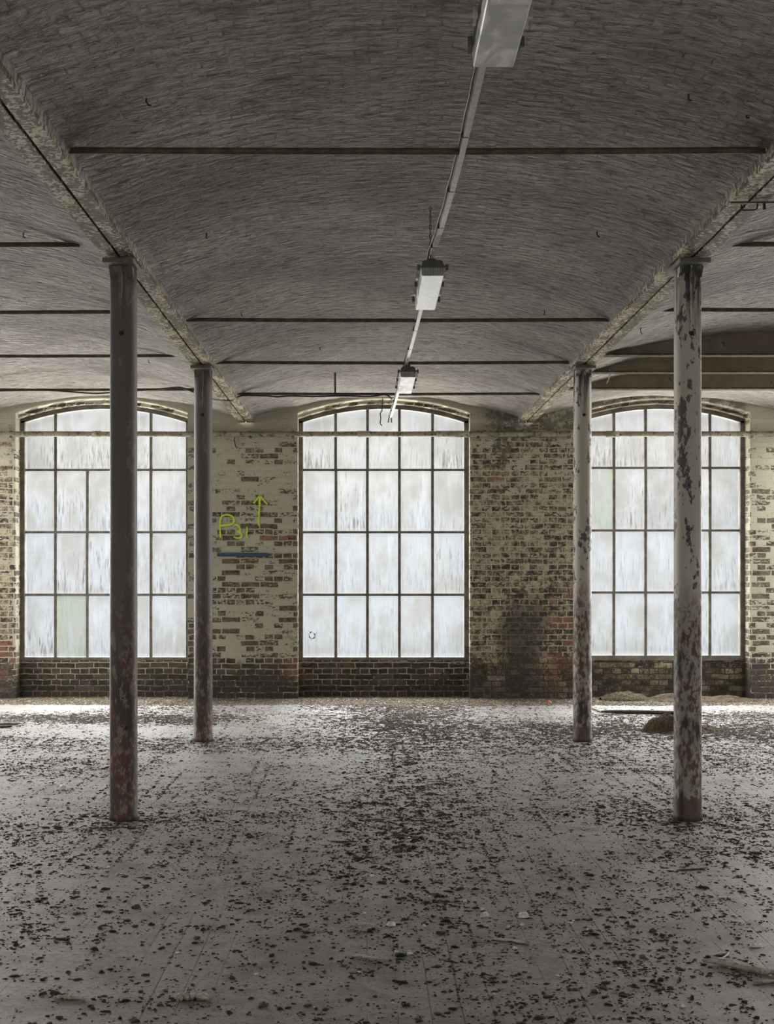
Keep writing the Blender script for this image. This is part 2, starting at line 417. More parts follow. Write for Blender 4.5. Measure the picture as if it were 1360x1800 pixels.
def mat_glass():
    s = NT('grimy_obscured_glass')
    at = s.n('ShaderNodeAttribute'); at.attribute_name = 'pane'
    a, w, g = s.sep(at.outputs['Vector'])[:3]     # random, wired, green
    co = s.coord(); X, Y, Z = s.sep(co)[:3]
    uv = s.coord('UV'); U, V, _ = s.sep(uv)[:3]
    off = s.mul(a, 37.0)
    st = s.noise(s.comb(s.add(s.mul(X, 9), off), s.mul(Z, 0.9), off), 1.0, 4, 0.6)
    st2 = s.noise(s.comb(s.add(s.mul(X, 48), off), s.mul(Z, 4.5), off), 1.0, 4, 0.65)
    bl = s.noise(s.comb(s.add(s.mul(X, 3.0), off), s.mul(Z, 2.2), off), 1.0, 3)
    pat = s.noise(co, 120, 2)
    ed = s.math('MINIMUM', s.math('MINIMUM', U, s.sub(1.0, U)), s.math('MINIMUM', V, s.sub(1.0, V)))
    bluez = s.mul(s.step(Z, 2.15, 1.7), s.step(s.add(s.mul(st, 0.6), s.mul(bl, 0.5)), 0.42, 0.72))
    c = s.mix(s.step(bl, 0.3, 0.7), (0.60, 0.595, 0.56), (0.82, 0.82, 0.81))
    c = s.mix(s.mul(bluez, 0.55), c, (0.64, 0.715, 0.82))
    c = s.mix(s.mul(s.step(Z, 2.9, 3.4), 0.75), c, (0.88, 0.89, 0.90))
    c = s.mix(s.mul(s.step(st, 0.52, 0.78), 0.65), c, (0.93, 0.945, 0.97))
    dirt = s.mul(s.step(s.add(st2, s.add(s.mul(bl, 0.35), s.mul(s.sub(0.5, V), 0.16))), 0.68, 0.95), s.step(Z, 3.0, 2.6))
    c = s.mix(s.mul(dirt, s.add(0.35, s.mul(s.step(a, 0.55, 0.9), 0.5))), c, (0.22, 0.19, 0.15))
    c = s.mix(s.mul(s.step(ed, 0.09, 0.0), 0.55), c, (0.93, 0.94, 0.95))
    c = s.mix(s.mul(g, s.mul(s.step(bl, 0.35, 0.6), 0.5)), c, (0.42, 0.50, 0.26))
    gx = s.math('ABSOLUTE', s.sub(s.math('FRACT', s.math('DIVIDE', X, 0.0135)), 0.5))
    gz = s.math('ABSOLUTE', s.sub(s.math('FRACT', s.math('DIVIDE', Z, 0.0135)), 0.5))
    wire = s.mul(s.step(s.math('MAXIMUM', gx, gz), 0.36, 0.44), w)
    c = s.mix(s.mul(wire, 0.35), c, (0.25, 0.26, 0.26))
    c = s.mix(s.mul(s.step(pat, 0.5, 0.7), 0.12), c, (0.5, 0.5, 0.5))
    tl = s.n('ShaderNodeBsdfTranslucent'); s.put(tl.inputs['Color'], c)
    tr = s.n('ShaderNodeBsdfTransparent'); s.put(tr.inputs['Color'], c)
    m1 = s.n('ShaderNodeMixShader'); m1.inputs[0].default_value = 0.96
    s.t.links.new(tl.outputs[0], m1.inputs[1]); s.t.links.new(tr.outputs[0], m1.inputs[2])
    gl = s.n('ShaderNodeBsdfGlossy'); gl.inputs['Roughness'].default_value = 0.25
    m2 = s.n('ShaderNodeMixShader'); m2.inputs[0].default_value = 0.04
    s.t.links.new(m1.outputs[0], m2.inputs[1]); s.t.links.new(gl.outputs[0], m2.inputs[2])
    s.t.links.new(m2.outputs[0], s.out.inputs['Surface'])
    return s.m

def mat_debris():
    s = NT('dried_dirt_crumbs')
    at = s.n('ShaderNodeAttribute'); at.attribute_name = 'tone'
    t = at.outputs['Fac']
    c = s.ramp(t, [(0.0, (0.018, 0.016, 0.014)), (0.45, (0.042, 0.036, 0.030)), (0.75, (0.085, 0.065, 0.041)), (0.93, (0.16, 0.125, 0.077)), (1.0, (0.75, 0.73, 0.70))])
    s.bsdf(c, 0.85, None, spec=0.25)
    return s.m

M_WALL = mat_wall(); M_CEIL = mat_ceiling(); M_FLOOR = mat_floor()
M_COLD = mat_column('dark'); M_COLL = mat_column('light'); M_BEAM = mat_beam(); M_GLASS = mat_glass(); M_DEB = mat_debris()
M_GROOVE = mat_simple('rust_seam', (0.05, 0.025, 0.014), (0.10, 0.05, 0.025), 20, 0.8)
M_ROD = mat_simple('sooty_iron', (0.055, 0.048, 0.032), (0.12, 0.10, 0.062), 14, 0.6, bump=0.3, c2=(0.06, 0.035, 0.02))
M_PLATE = mat_simple('old_olive_paint', (0.10, 0.10, 0.085), (0.17, 0.165, 0.135), 12, 0.6)
M_JOIST = mat_simple('brown_painted_steel', (0.20, 0.165, 0.115), (0.29, 0.245, 0.165), 3, 0.6, c2=(0.06, 0.045, 0.03), t2=0.68)
M_FLANGE = mat_simple('dusty_cream_steel', (0.085, 0.072, 0.05), (0.15, 0.13, 0.09), 14, 0.95, spec=0.05, c2=(0.12, 0.09, 0.05))
M_FRAME = mat_simple('weathered_grey_frame', (0.10, 0.09, 0.075), (0.19, 0.175, 0.15), 9, 0.65, c2=(0.14, 0.07, 0.035), t2=0.66)
M_PIPE = mat_simple('cream_pipe_paint', (0.17, 0.155, 0.11), (0.29, 0.265, 0.195), 6, 0.6, c2=(0.06, 0.048, 0.032), t2=0.56)
M_GALV = mat_simple('galvanised_steel', (0.42, 0.41, 0.395), (0.55, 0.54, 0.525), 20, 0.42, metal=0.35, bump=0.1)
M_HOUS = mat_simple('grey_lamp_housing', (0.07, 0.07, 0.065), (0.11, 0.11, 0.10), 20, 0.55)
M_BLACK = mat_simple('black_rubber', (0.014, 0.013, 0.012), (0.03, 0.028, 0.026), 20, 0.55, bump=0)
M_HOOK = mat_simple('black_iron', (0.012, 0.009, 0.008), (0.035, 0.022, 0.018), 30, 0.7, bump=0)
M_CHIP = mat_simple('white_plaster', (0.66, 0.64, 0.61), (0.86, 0.85, 0.82), 60, 0.8, bump=0.5, bd=0.004, c2=(0.3, 0.27, 0.23))
M_WOOD = mat_simple('grey_weathered_wood', (0.24, 0.22, 0.185), (0.46, 0.43, 0.37), 30, 0.75, bump=0.7, bd=0.004, c2=(0.06, 0.05, 0.04))
M_DARKWOOD = mat_simple('dark_damp_wood', (0.045, 0.038, 0.03), (0.11, 0.09, 0.065), 25, 0.7, bump=0.6)
M_HEAP = mat_simple('brown_dry_earth', (0.065, 0.05, 0.03), (0.135, 0.105, 0.063), 45, 0.9, spec=0.2, bump=1.0, bd=0.02, c2=(0.05, 0.04, 0.025), t2=0.55)
M_SPRAY = mat_simple('yellow_green_spray', (0.42, 0.62, 0.02), (0.52, 0.74, 0.04), 30, 0.5, bump=0)
M_BLUE = mat_simple('dark_blue_paint', (0.018, 0.045, 0.085), (0.025, 0.07, 0.115), 14, 0.5, bump=0.3, c2=(0.05, 0.02, 0.02), t2=0.66)
M_RED = mat_simple('faded_red_plastic', (0.45, 0.10, 0.09), (0.6, 0.2, 0.18), 30, 0.5)

def mat_diffuser():
    s = NT('dusty_lamp_diffuser')
    co = s.coord(); nb = s.noise(s.scale(co, (1, 0.5, 1)), 9, 3, 0.5, 1.2); nf = s.noise(co, 60, 3)
    c = s.mix(s.step(nb, 0.42, 0.62), (0.52, 0.53, 0.53), (0.82, 0.82, 0.83))
    c = s.mix(s.mul(s.step(nf, 0.55, 0.75), 0.3), c, (0.35, 0.34, 0.32))
    b = s.bsdf(c, s.add(0.12, s.mul(nb, 0.25)), s.bump(nb, 0.06, 0.01), spec=0.9)
    return s.m
M_DIFF = mat_diffuser()
M_LENS_END = mat_simple('ribbed_lens_end', (0.20, 0.22, 0.19), (0.33, 0.35, 0.31), 30, 0.3, bump=0.1)

# ------------------------------------------------------------------ floor
bm = bmesh.new()
nx, ny = 40, 40
x0, x1, y0, y1 = -9.2, 9.7, BACK_Y, WALL_Y + 0.6
vs = [[bm.verts.new((x0 + (x1 - x0) * i / nx, y0 + (y1 - y0) * j / ny, 0)) for j in range(ny + 1)] for i in range(nx + 1)]
for i in range(nx):
    for j in range(ny):
        bm.faces.new((vs[i][j], vs[i + 1][j], vs[i + 1][j + 1], vs[i][j + 1]))
struct(obj('floor', bm, M_FLOOR), 'grey board floor strewn with dirt')

# ------------------------------------------------------------------ window wall
WIN_C = [-6.68, -3.246, 0.213, 3.643, 7.07]
WIN_H = 1.0565
Z_ASPR = CAM_Z + 2.045
Z_ACRN = CAM_Z + 2.225
APRON_Z = 0.475
REC = 0.24
def arch(x, c, spr=Z_ASPR, crn=Z_ACRN, h=WIN_H):
    return crn - (crn - spr) * ((x - c) / h) ** 2
bm = bmesh.new()
def quad(a, b, c, d): bm.faces.new([bm.verts.new(p) for p in (a, b, c, d)])
TOP = 3.95; YF = WALL_Y; YB = WALL_Y + 0.5
edges_x = [-8.9] + sum([[c - WIN_H, c + WIN_H] for c in WIN_C], []) + [9.4]
for k in range(0, len(edges_x), 2):
    a, b = edges_x[k], edges_x[k + 1]
    quad((a, YF, 0), (b, YF, 0), (b, YF, TOP), (a, YF, TOP))
for c in WIN_C:
    N = 28
    xs = [c - WIN_H + 2 * WIN_H * i / N for i in range(N + 1)]
    for i in range(N):
        za, zb = arch(xs[i], c), arch(xs[i + 1], c)
        quad((xs[i], YF, za), (xs[i + 1], YF, zb), (xs[i + 1], YF, TOP), (xs[i], YF, TOP))
        # soffit, with a second lower order behind
        quad((xs[i], YF, za), (xs[i + 1], YF, zb), (xs[i + 1], YF + 0.13, zb), (xs[i], YF + 0.13, za))
        d = 0.045
        quad((xs[i], YF + 0.13, za), (xs[i + 1], YF + 0.13, zb), (xs[i + 1], YF + 0.13, zb - d), (xs[i], YF + 0.13, za - d))
        quad((xs[i], YF + 0.13, za - d), (xs[i + 1], YF + 0.13, zb - d), (xs[i + 1], YB, zb - d), (xs[i], YB, za - d))
    for sx in (-1, 1):
        x = c + sx * WIN_H
        quad((x, YF, 0), (x, YF, Z_ASPR), (x, YB, Z_ASPR), (x, YB, 0))
    quad((c - WIN_H, YF + REC - 0.02, 0), (c + WIN_H, YF + REC - 0.02, 0), (c + WIN_H, YF + REC - 0.02, APRON_Z), (c - WIN_H, YF + REC - 0.02, APRON_Z))
    quad((c - WIN_H, YF + REC - 0.02, APRON_Z), (c + WIN_H, YF + REC - 0.02, APRON_Z), (c + WIN_H, YB, APRON_Z), (c - WIN_H, YB, APRON_Z))
bmesh.ops.remove_doubles(bm, verts=bm.verts[:], dist=0.0005)
wall = obj('wall_front', bm, M_WALL)
struct(wall, 'brick wall with three arched windows and flaking cream paint')
bv = wall.modifiers.new('soft_corners', 'BEVEL'); bv.width = 0.022; bv.segments = 3; bv.limit_method = 'ANGLE'; bv.angle_limit = math.radians(50)

for nm, pts in (('wall_left', [(-8.4, BACK_Y), (-8.4, WALL_Y)]), ('wall_right', [(8.85, BACK_Y), (8.85, WALL_Y)]), ('wall_back', [(-8.4, BACK_Y), (8.85, BACK_Y)])):
    bm = bmesh.new()
    (ax, ay), (bx, by) = pts
    w = [bm.verts.new(p) for p in ((ax, ay, 0), (bx, by, 0), (bx, by, TOP), (ax, ay, TOP))]
    bm.faces.new(w)
    struct(obj(nm, bm, M_WALL))

# window frames added around the fill lights on the blank end and rear walls
def fill_frame(idx, c, w, h, axis):
    bm = bmesh.new()
    def b(u, z, du, dz):
        if axis == 'x': box(bm, Vector((u, 0, z)), (du, 0.05, dz))
        else: box(bm, Vector((0, u, z)), (0.05, du, dz))
    for sg in (-1, 1):
        b(sg * (w / 2 + 0.03), 0, 0.06, h + 0.12); b(0, sg * (h / 2 + 0.03), w + 0.12, 0.06)
    for q in (-1, 0, 1):
        b(q * w / 4, 0, 0.034, h); b(0, q * h / 4, w, 0.03)
    o = obj('window_%d' % idx, bm, M_FRAME); o.location = c  # frame and bars added around a fill light, no opening behind
    struct(o)
fill_frame(4, (-8.14, 14.7, 2.0), 1.9, 2.6, 'y'); fill_frame(5, (8.64, 14.7, 2.0), 1.9, 2.6, 'y')
for k, cx in enumerate((-3.2, 0.24, 3.66)): fill_frame(6 + k, (cx, BACK_Y + 0.12, 2.0), 1.9, 2.6, 'x')

# sprayed marks on the wall are paint: they belong to the wall
def G2(zx, zy): return P(360 + zx / 7.556, 850 + zy / 7.556, WALL_Y - 0.004)
strokes = [
    [(206, 716), (203, 640), (200, 560), (203, 490), (222, 440), (262, 418), (310, 416), (352, 430), (382, 462), (388, 500), (365, 535), (310, 550), (255, 556), (205, 560)],
    [(390, 560), (410, 546), (440, 560), (462, 585), (470, 610), (450, 632), (428, 640), (455, 640), (478, 665), (490, 695), (480, 712), (430, 722), (380, 708)],
    [(556, 575), (562, 615), (556, 660), (552, 700), (575, 714)],
    [(720, 560), (712, 500), (716, 420), (724, 330), (730, 240), (728, 178)],
    [(645, 262), (680, 222), (728, 172), (775, 215), (828, 278)],
]
bm = bmesh.new()
for st in strokes:
    pts = smoothpath([G2(*q) for q in st], 5)
    rr = [0.8 + 0.45 * random.random() for _ in pts]
    sweep(bm, pts, [(-0.010, -0.0015), (0.010, -0.0015), (0.010, 0.0015), (-0.010, 0.0015)], up=Vector((0, -1, 0)), scale=rr)
# widen in the plane of the wall only
o = obj('spray_mark', bm, M_SPRAY, wall); o['label'] = 'yellow-green sprayed letters and arrow'
# ------------------------------------------------------------------ windows
YW = WALL_Y + REC           # plane of the frames
S_W = F / YW
def wx(px): return (px - VX) / S_W
def wz(py): return CAM_Z + (VY - py) / S_W
G_SPR = CAM_Z + 1.965; G_CRN = CAM_Z + 2.132
def make_window(idx, c, vb, hb, zb, skip, wired, green, label):
    """vb: bars x; hb: bars z from the top; skip: (bar, row) pieces not there"""
    root = struct(empty('window_%d' % idx, (c, YW, APRON_Z)), label)
    L, R = c - WIN_H + 0.055, c + WIN_H - 0.05
    def ga(x): return arch(x, c, G_SPR, G_CRN, WIN_H - 0.05)
    loc = Vector((c, YW, APRON_Z))
    bm = bmesh.new()
    N = 30
    # outer frame: jambs, head and foot as one sweep of boxes
    for x in (c - WIN_H + 0.0275, c + WIN_H - 0.0275):
        box(bm, Vector((x, YW + 0.03, (zb - 0.03 + G_SPR) / 2)) - loc, (0.055, 0.09, G_SPR - zb + 0.06))
    box(bm, Vector((c, YW + 0.03, zb - 0.018)) - loc, (2 * WIN_H - 0.002, 0.10, 0.036))
    pts = []
    for i in range(N + 1):
        x = c - WIN_H + 0.004 + (2 * WIN_H - 0.008) * i / N
        pts.append(Vector((x, YW + 0.03, ga(x) + 0.03)) - loc)
    sweep(bm, pts, [(-0.045, -0.032), (0.045, -0.032), (0.045, 0.035), (-0.045, 0.035)])
    obj('window_frame', bm, M_FRAME, root)
    # inner sub frame strip
    bm = bmesh.new()
    xs = [L] + list(vb) + [R]
    zs = [None] + list(hb) + [zb]
    BW = 0.034
    for k, x in enumerate(vb):
        tops = ga(x) + 0.01
        rows = [tops] + list(hb) + [zb]
        for r in range(len(rows) - 1):
            if (k, r) in skip: continue
            za, zb_ = rows[r], rows[r + 1]
            jx = random.uniform(-0.002, 0.002)
            box(bm, Vector((x + jx, YW + 0.03, (za + zb_) / 2)) - loc, (BW, 0.045, za - zb_))
    for z in hb:
        box(bm, Vector(((L + R) / 2, YW + 0.03, z)) - loc, (R - L + 0.01, 0.05, 0.030))
    obj('glazing_bars', bm, M_FRAME, root)
    # sill of plaster on the apron
    bm = bmesh.new()
    box(bm, Vector((c, YW + 0.055, APRON_Z - 0.006)) - loc, (2 * WIN_H - 0.01, 0.17, 0.03))
    obj('sill', bm, M_FRAME, root)
    # panes, all in one mesh
    bm = bmesh.new()
    pl = bm.loops.layers.float_color.new('pane'); uvl = bm.loops.layers.uv.new('UVMap')
    for r in range(len(hb) + 1):
        k = 0
        while k <= len(vb):
            k2 = k
            while (k2, r) in skip: k2 += 1
            xa, xb = xs[k], xs[k2 + 1]
            zlo = (list(hb) + [zb])[r]
            a = random.random()
            w = 1.0 if (k, r) in wired else 0.0
            gr = 1.0 if (k, r) in green else 0.0
            n = 8 if r == 0 else 1
            for i in range(n):
                ua, ub = i / n, (i + 1) / n
                x_a, x_b = xa + (xb - xa) * ua, xa + (xb - xa) * ub
                z_a = ga(x_a) if r == 0 else hb[r - 1]
                z_b = ga(x_b) if r == 0 else hb[r - 1]
                f = bm.faces.new([bm.verts.new(Vector(p) - loc) for p in ((x_a, YW + 0.032, zlo), (x_b, YW + 0.032, zlo), (x_b, YW + 0.032, z_b), (x_a, YW + 0.032, z_a))])
                for lp, q in zip(f.loops, ((ua, 0), (ub, 0), (ub, 1), (ua, 1))):
                    lp[pl] = (a, w, gr, 1); lp[uvl].uv = q
            k = k2 + 1
    obj('glass', bm, M_GLASS, root)
    return root
HB = [wz(826), wz(935.5), wz(1045.5)]; ZB = wz(1155)
make_window(1, WIN_C[1], [wx(97), wx(153), wx(209), wx(265)], HB, ZB, {(1, 0), (2, 0)}, {(0, 0), (1, 3)}, {(1, 3)},
            'left arched window with one wide pane in its top row')
w2 = make_window(2, WIN_C[2], [wx(590), wx(645.5), wx(702), wx(760)], HB, ZB, set(), set(), set(), 'middle arched window of twenty grimy panes, all bars in place')
bm = bmesh.new()
hc = Vector((wx(548), YW + 0.022, wz(1117))) - w2.location
rim = [hc + Vector((math.cos(2 * PI * k / 11) * 0.040 * random.uniform(0.6, 1.15), 0, math.sin(2 * PI * k / 11) * 0.046 * random.uniform(0.7, 1.1))) for k in range(11)]
for k in range(11):
    tube(bm, [rim[k], rim[(k + 1) % 11]], 0.004 if k % 3 else 0.009, 5)
for k in (1, 4, 8):
    tube(bm, [rim[k], rim[k] + (rim[k] - hc) * random.uniform(0.5, 1.0)], 0.0022, 4)
o = obj('broken_edge', bm, M_PLATE, w2); o['label'] = 'jagged rim of a small hole in a pane'
HB3 = [wz(822.5), wz(932.5), wz(1041.5)]
make_window(3, WIN_C[3], [wx(1079), wx(1135), wx(1191), wx(1248)], HB3, wz(1152), set(), {(4, 0), (4, 1), (2, 1)}, {(0, 1)},
            'right arched window behind the pale columns, with dark streaked panes')

# ------------------------------------------------------------------ vaulted ceiling
verts, faces, uvs = [], [], []
NA, Ystep = 44, 0.12
ysl = np.arange(BACK_Y, WALL_Y + 0.06, Ystep)
for i in range(5):
    xa, xb = AXES[i] + 0.09, AXES[i + 1] - 0.09
    c = (xa + xb) / 2
    prof = [(xa - 0.005, H_BEAM + 0.012), (xa, H_SPRING - 0.02)]
    ts = np.linspace(-1, 1, NA + 1)
    for t in ts:
        prof.append((c + t * (HALF - 0.002), H_CROWN - (H_CROWN - H_SPRING) * t * t))
    prof += [(xb, H_SPRING - 0.02), (xb + 0.005, H_BEAM + 0.012)]
    prof = np.array(prof)
    arc = np.concatenate([[0], np.cumsum(np.hypot(np.diff(prof[:, 0]), np.diff(prof[:, 1])))])
    base = len(verts); m = len(prof)
    for yy in ysl:
        amp = np.ones(m); amp[:1] = 0; amp[-1:] = 0
        dz = (vnoise(prof[:, 0] * 2.3 + 40, np.full(m, yy * 2.3 + 40), 3) - 0.5) * 0.026 + (vnoise(prof[:, 0] * 7 + 90, np.full(m, yy * 9 + 40), 5) - 0.5) * 0.014
        for q in range(m):
            verts.append((prof[q, 0] , yy, prof[q, 1] + dz[q] * amp[q]))
            uvs.append((arc[q] + i * 7.7, yy))
    for j in range(len(ysl) - 1):
        for q in range(m - 1):
            a = base + j * m + q
            faces.append((a, a + m, a + m + 1, a + 1))
me = bpy.data.meshes.new('ceiling')
me.from_pydata(verts, [], faces)
ul = me.uv_layers.new(name='UVMap')
li = np.empty(len(me.loops), dtype=np.int32); me.loops.foreach_get('vertex_index', li)
ul.data.foreach_set('uv', np.array(uvs, dtype=np.float32)[li].ravel())
me.polygons.foreach_set('use_smooth', [True] * len(me.polygons))
me.materials.append(M_CEIL); me.update()
ce = bpy.data.objects.new('ceiling', me); COL.objects.link(ce)
struct(ce, 'whitewashed brick vaults between the iron beams')

# ------------------------------------------------------------------ beams
def make_beam(x, label):
    root = empty('iron_beam', (x, WALL_Y, H_BEAM))
    tag(root, label, 'beam', 'iron beams carrying the vaults', 'thing')
    for s, nm in ((-1, 'flange'), (1, 'flange')):
        bm = bmesh.new()
        n = 90
        pts = []
        for i in range(n + 1):
            y = BACK_Y + 0.01 + (WALL_Y - BACK_Y - 0.02) * i / n
            pts.append(Vector((s * 0.051 + random.uniform(-.0015, .0015), y - WALL_Y, 0.012 + random.uniform(-.0015, .0015))))
        sweep(bm, pts, [(-0.043, -0.012), (0.043, -0.012), (0.043, 0.018), (-0.043, 0.018)])
        obj(nm, bm, M_BEAM, root)
    bm = bmesh.new()
    box(bm, Vector((0, (BACK_Y - WALL_Y) / 2, 0.03)), (0.17, WALL_Y - BACK_Y - 0.03, 0.02))
    o = obj('web', bm, M_GROOVE, root); o['label'] = 'rusty seam'
    return root
make_beam(AXES[2], 'flaking cream iron beam on top of the two dark columns')
make_beam(AXES[3], 'flaking cream iron beam on top of the two pale columns')

# ------------------------------------------------------------------ columns
def make_column(x, y, mat, label):
    root = empty('iron_column', (x, y, 0))
    tag(root, label, 'column', 'iron columns under the beams', 'thing')
    top = H_BEAM - 0.045
    bm = bmesh.new()
    prof = [(0.088, 0.0), (0.088, 0.03), (0.084, 0.05)]
    for k in range(1, 26):
        z = 0.05 + (top - 0.06) * k / 26
        prof.append((0.084 - 0.003 * k / 26 + random.uniform(-.0004, .0004), z))
    prof += [(0.080, top)]
    lathe(bm, prof, 40)
    obj('shaft', bm, mat, root, smooth=True)
    bm = bmesh.new()
    for k, (w, z0, z1) in enumerate(((0.140, top - 0.06, top - 0.002),)):
        v = box(bm, Vector((0, -0.02, (z0 + z1) / 2)), (w, 0.17, z1 - z0))
        for q in v:
            if q.co.z < (z0 + z1) / 2 and q.co.y < 0: q.co.y += 0.045
            if q.co.z < (z0 + z1) / 2 and q.co.y > 0: q.co.y -= 0.03
    obj('capital', bm, mat, root)
    bm = bmesh.new()
    # rib running down the front of the head
    vs = [bm.verts.new(p) for p in ((-0.012, -0.125, top - 0.002), (0.012, -0.125, top - 0.002), (0.012, -0.078, top - 0.002), (-0.012, -0.078, top - 0.002), (-0.005, -0.082, top - 0.42), (0.005, -0.082, top - 0.42))]
    for f in ((0, 1, 2, 3), (0, 4, 5, 1), (0, 3, 4), (1, 5, 2), (3, 2, 5, 4)): bm.faces.new([vs[q] for q in f])
    obj('rib', bm, mat, root)
    bm = bmesh.new()
    box(bm, Vector((0, 0, top + 0.014)), (0.185, 0.38, 0.028))
    bmesh.ops.bevel(bm, geom=bm.edges[:], offset=0.003, segments=1, affect='EDGES')
    o = obj('cap_plate', bm, M_PLATE, root)
    bm = bmesh.new()
    lathe(bm, [(0.016, 0), (0.016, 0.004), (0.010, 0.006)], 14)
    bmesh.ops.rotate(bm, verts=bm.verts[:], cent=(0, 0, 0), matrix=Matrix.Rotation(PI / 2, 3, 'X'))
    bmesh.ops.translate(bm, verts=bm.verts[:], vec=(0.003, -0.0795, top - 0.40))
    o = obj('bolt_hole', bm, M_HOOK, root); o['label'] = 'black round hole'
    return root
make_column(AXES[2], D1, M_COLD, 'near dark plum-grey iron column, the taller-looking of the two on the left')
make_column(AXES[3], D1, M_COLL, 'near pale grey iron column with peeling paint and red-brown foot')
make_column(AXES[2], D1 * 1.488, M_COLD, 'far dark iron column beside the pier with the sprayed letters')
make_column(AXES[3], D1 * 1.488, M_COLL, 'far pale iron column standing before the sooty bare brick pier')

# ------------------------------------------------------------------ tie rods
RH = 2.0
def ry(py): return RH * F / (VY - py)
def rod(y, pxa, pxb, py, label, bay):
    H = RH if bay == 2 else 2.075
    y = H * F / (VY - py)
    a = Vector(((pxa - VX) * y / F, y, CAM_Z + H)); b = Vector(((pxb - VX) * y / F, y, CAM_Z + H))
    c = (AXES[bay] + AXES[bay + 1]) / 2
    half = HALF * math.sqrt(max(0.02, (H_CROWN - a.z) / (H_CROWN - H_SPRING))) + 0.05
    a.x = c - half; b.x = c + half
    m = (a + b) / 2
    bm = bmesh.new()
    pts = []
    for i in range(13):
        t = i / 12
        pts.append(a.lerp(b, t) - m + Vector((0, 0, -0.006 * math.sin(PI * t) + random.uniform(-.0006, .0006))))
    tube(bm, pts, 0.0155, 10)
    o = obj('tie_rod', bm, M_ROD, None, True); o.location = m
    return tag(o, label, 'tie rod', 'tie rods spanning the vaults', 'thing')
rod(ry(264), 148, 1318, 264, 'nearest and thickest-looking tie rod across the middle vault, above both hanging lamps', 2)
rod(ry(562), 334, 1048, 562, 'tie rod across the middle vault just beyond the second hanging lamp', 2)
rod(ry(637), 385, 985, 637, 'tie rod across the middle vault just above the farthest lamp', 2)
rod(ry(692), 428, 938, 692, 'tie rod nearest the middle window, with a black cable strapped along it', 2)
rod(ry(429.5), -999, 102, 429.5, 'shortest-looking tie rod at the left edge, left of the near dark column', 1)
rod(ry(548), -999, 200, 548, 'tie rod of the left vault ending at the near dark column', 1)
rod(ry(625), -999, 284, 625, 'tie rod of the left vault passing behind the near dark column', 1)
rod(ry(684.5), -999, 330, 684.5, 'tie rod in front of the left window with a sagging black cable', 1)
rod(ry(429), 1325, 2399, 429, 'short-looking tie rod at the right edge above the near pale column', 3)
rod(ry(544), 1228, 2399, 544, 'tie rod of the right vault in front of the brown joists', 3)

# ------------------------------------------------------------------ steel joists in the right vault
def joist(py, top, label):
    H = 2.03; y = H * F / (VY - py); z0 = CAM_Z + H
    c = (AXES[3] + AXES[4]) / 2
    half = HALF * math.sqrt((H_CROWN - z0) / (H_CROWN - H_SPRING)) + 0.03
    root = empty('steel_joist', (c, y, z0))
    tag(root, label, 'joist', 'steel joists across the right vault', 'thing')
    bm = bmesh.new()
    box(bm, Vector((0, 0, 0.008)), (2 * half, 0.11, 0.016))
    obj('flange', bm, M_FLANGE, root)
    bm = bmesh.new()
    N = 24
    up, dn = [], []
    for yy in (-0.02, 0.02):
        rowb = [bm.verts.new((-half + 2 * half * i / N, yy, 0.014)) for i in range(N + 1)]
        rowt = []
        for i in range(N + 1):
            x = -half + 2 * half * i / N
            zt = min(top, H_CROWN - (H_CROWN - H_SPRING) * min(1, (x / HALF) ** 2) - z0 + 0.03)
            rowt.append(bm.verts.new((x, yy, max(0.02, zt))))
        for i in range(N): bm.faces.new((rowb[i], rowb[i + 1], rowt[i + 1], rowt[i]))
        up.append(rowt); dn.append(rowb)
    for i in range(N):
        bm.faces.new((up[0][i], up[0][i + 1], up[1][i + 1], up[1][i])); bm.faces.new((dn[0][i], dn[0][i + 1], dn[1][i + 1], dn[1][i]))
    obj('web', bm, M_JOIST, root)
    return root
joist(626, 0.5, 'first brown steel joist, its web filling the right vault up to the crown')
joist(656, 0.5, 'middle of the three brown steel joists in the right vault')
joist(685, 0.5, 'brown steel joist nearest the right window')

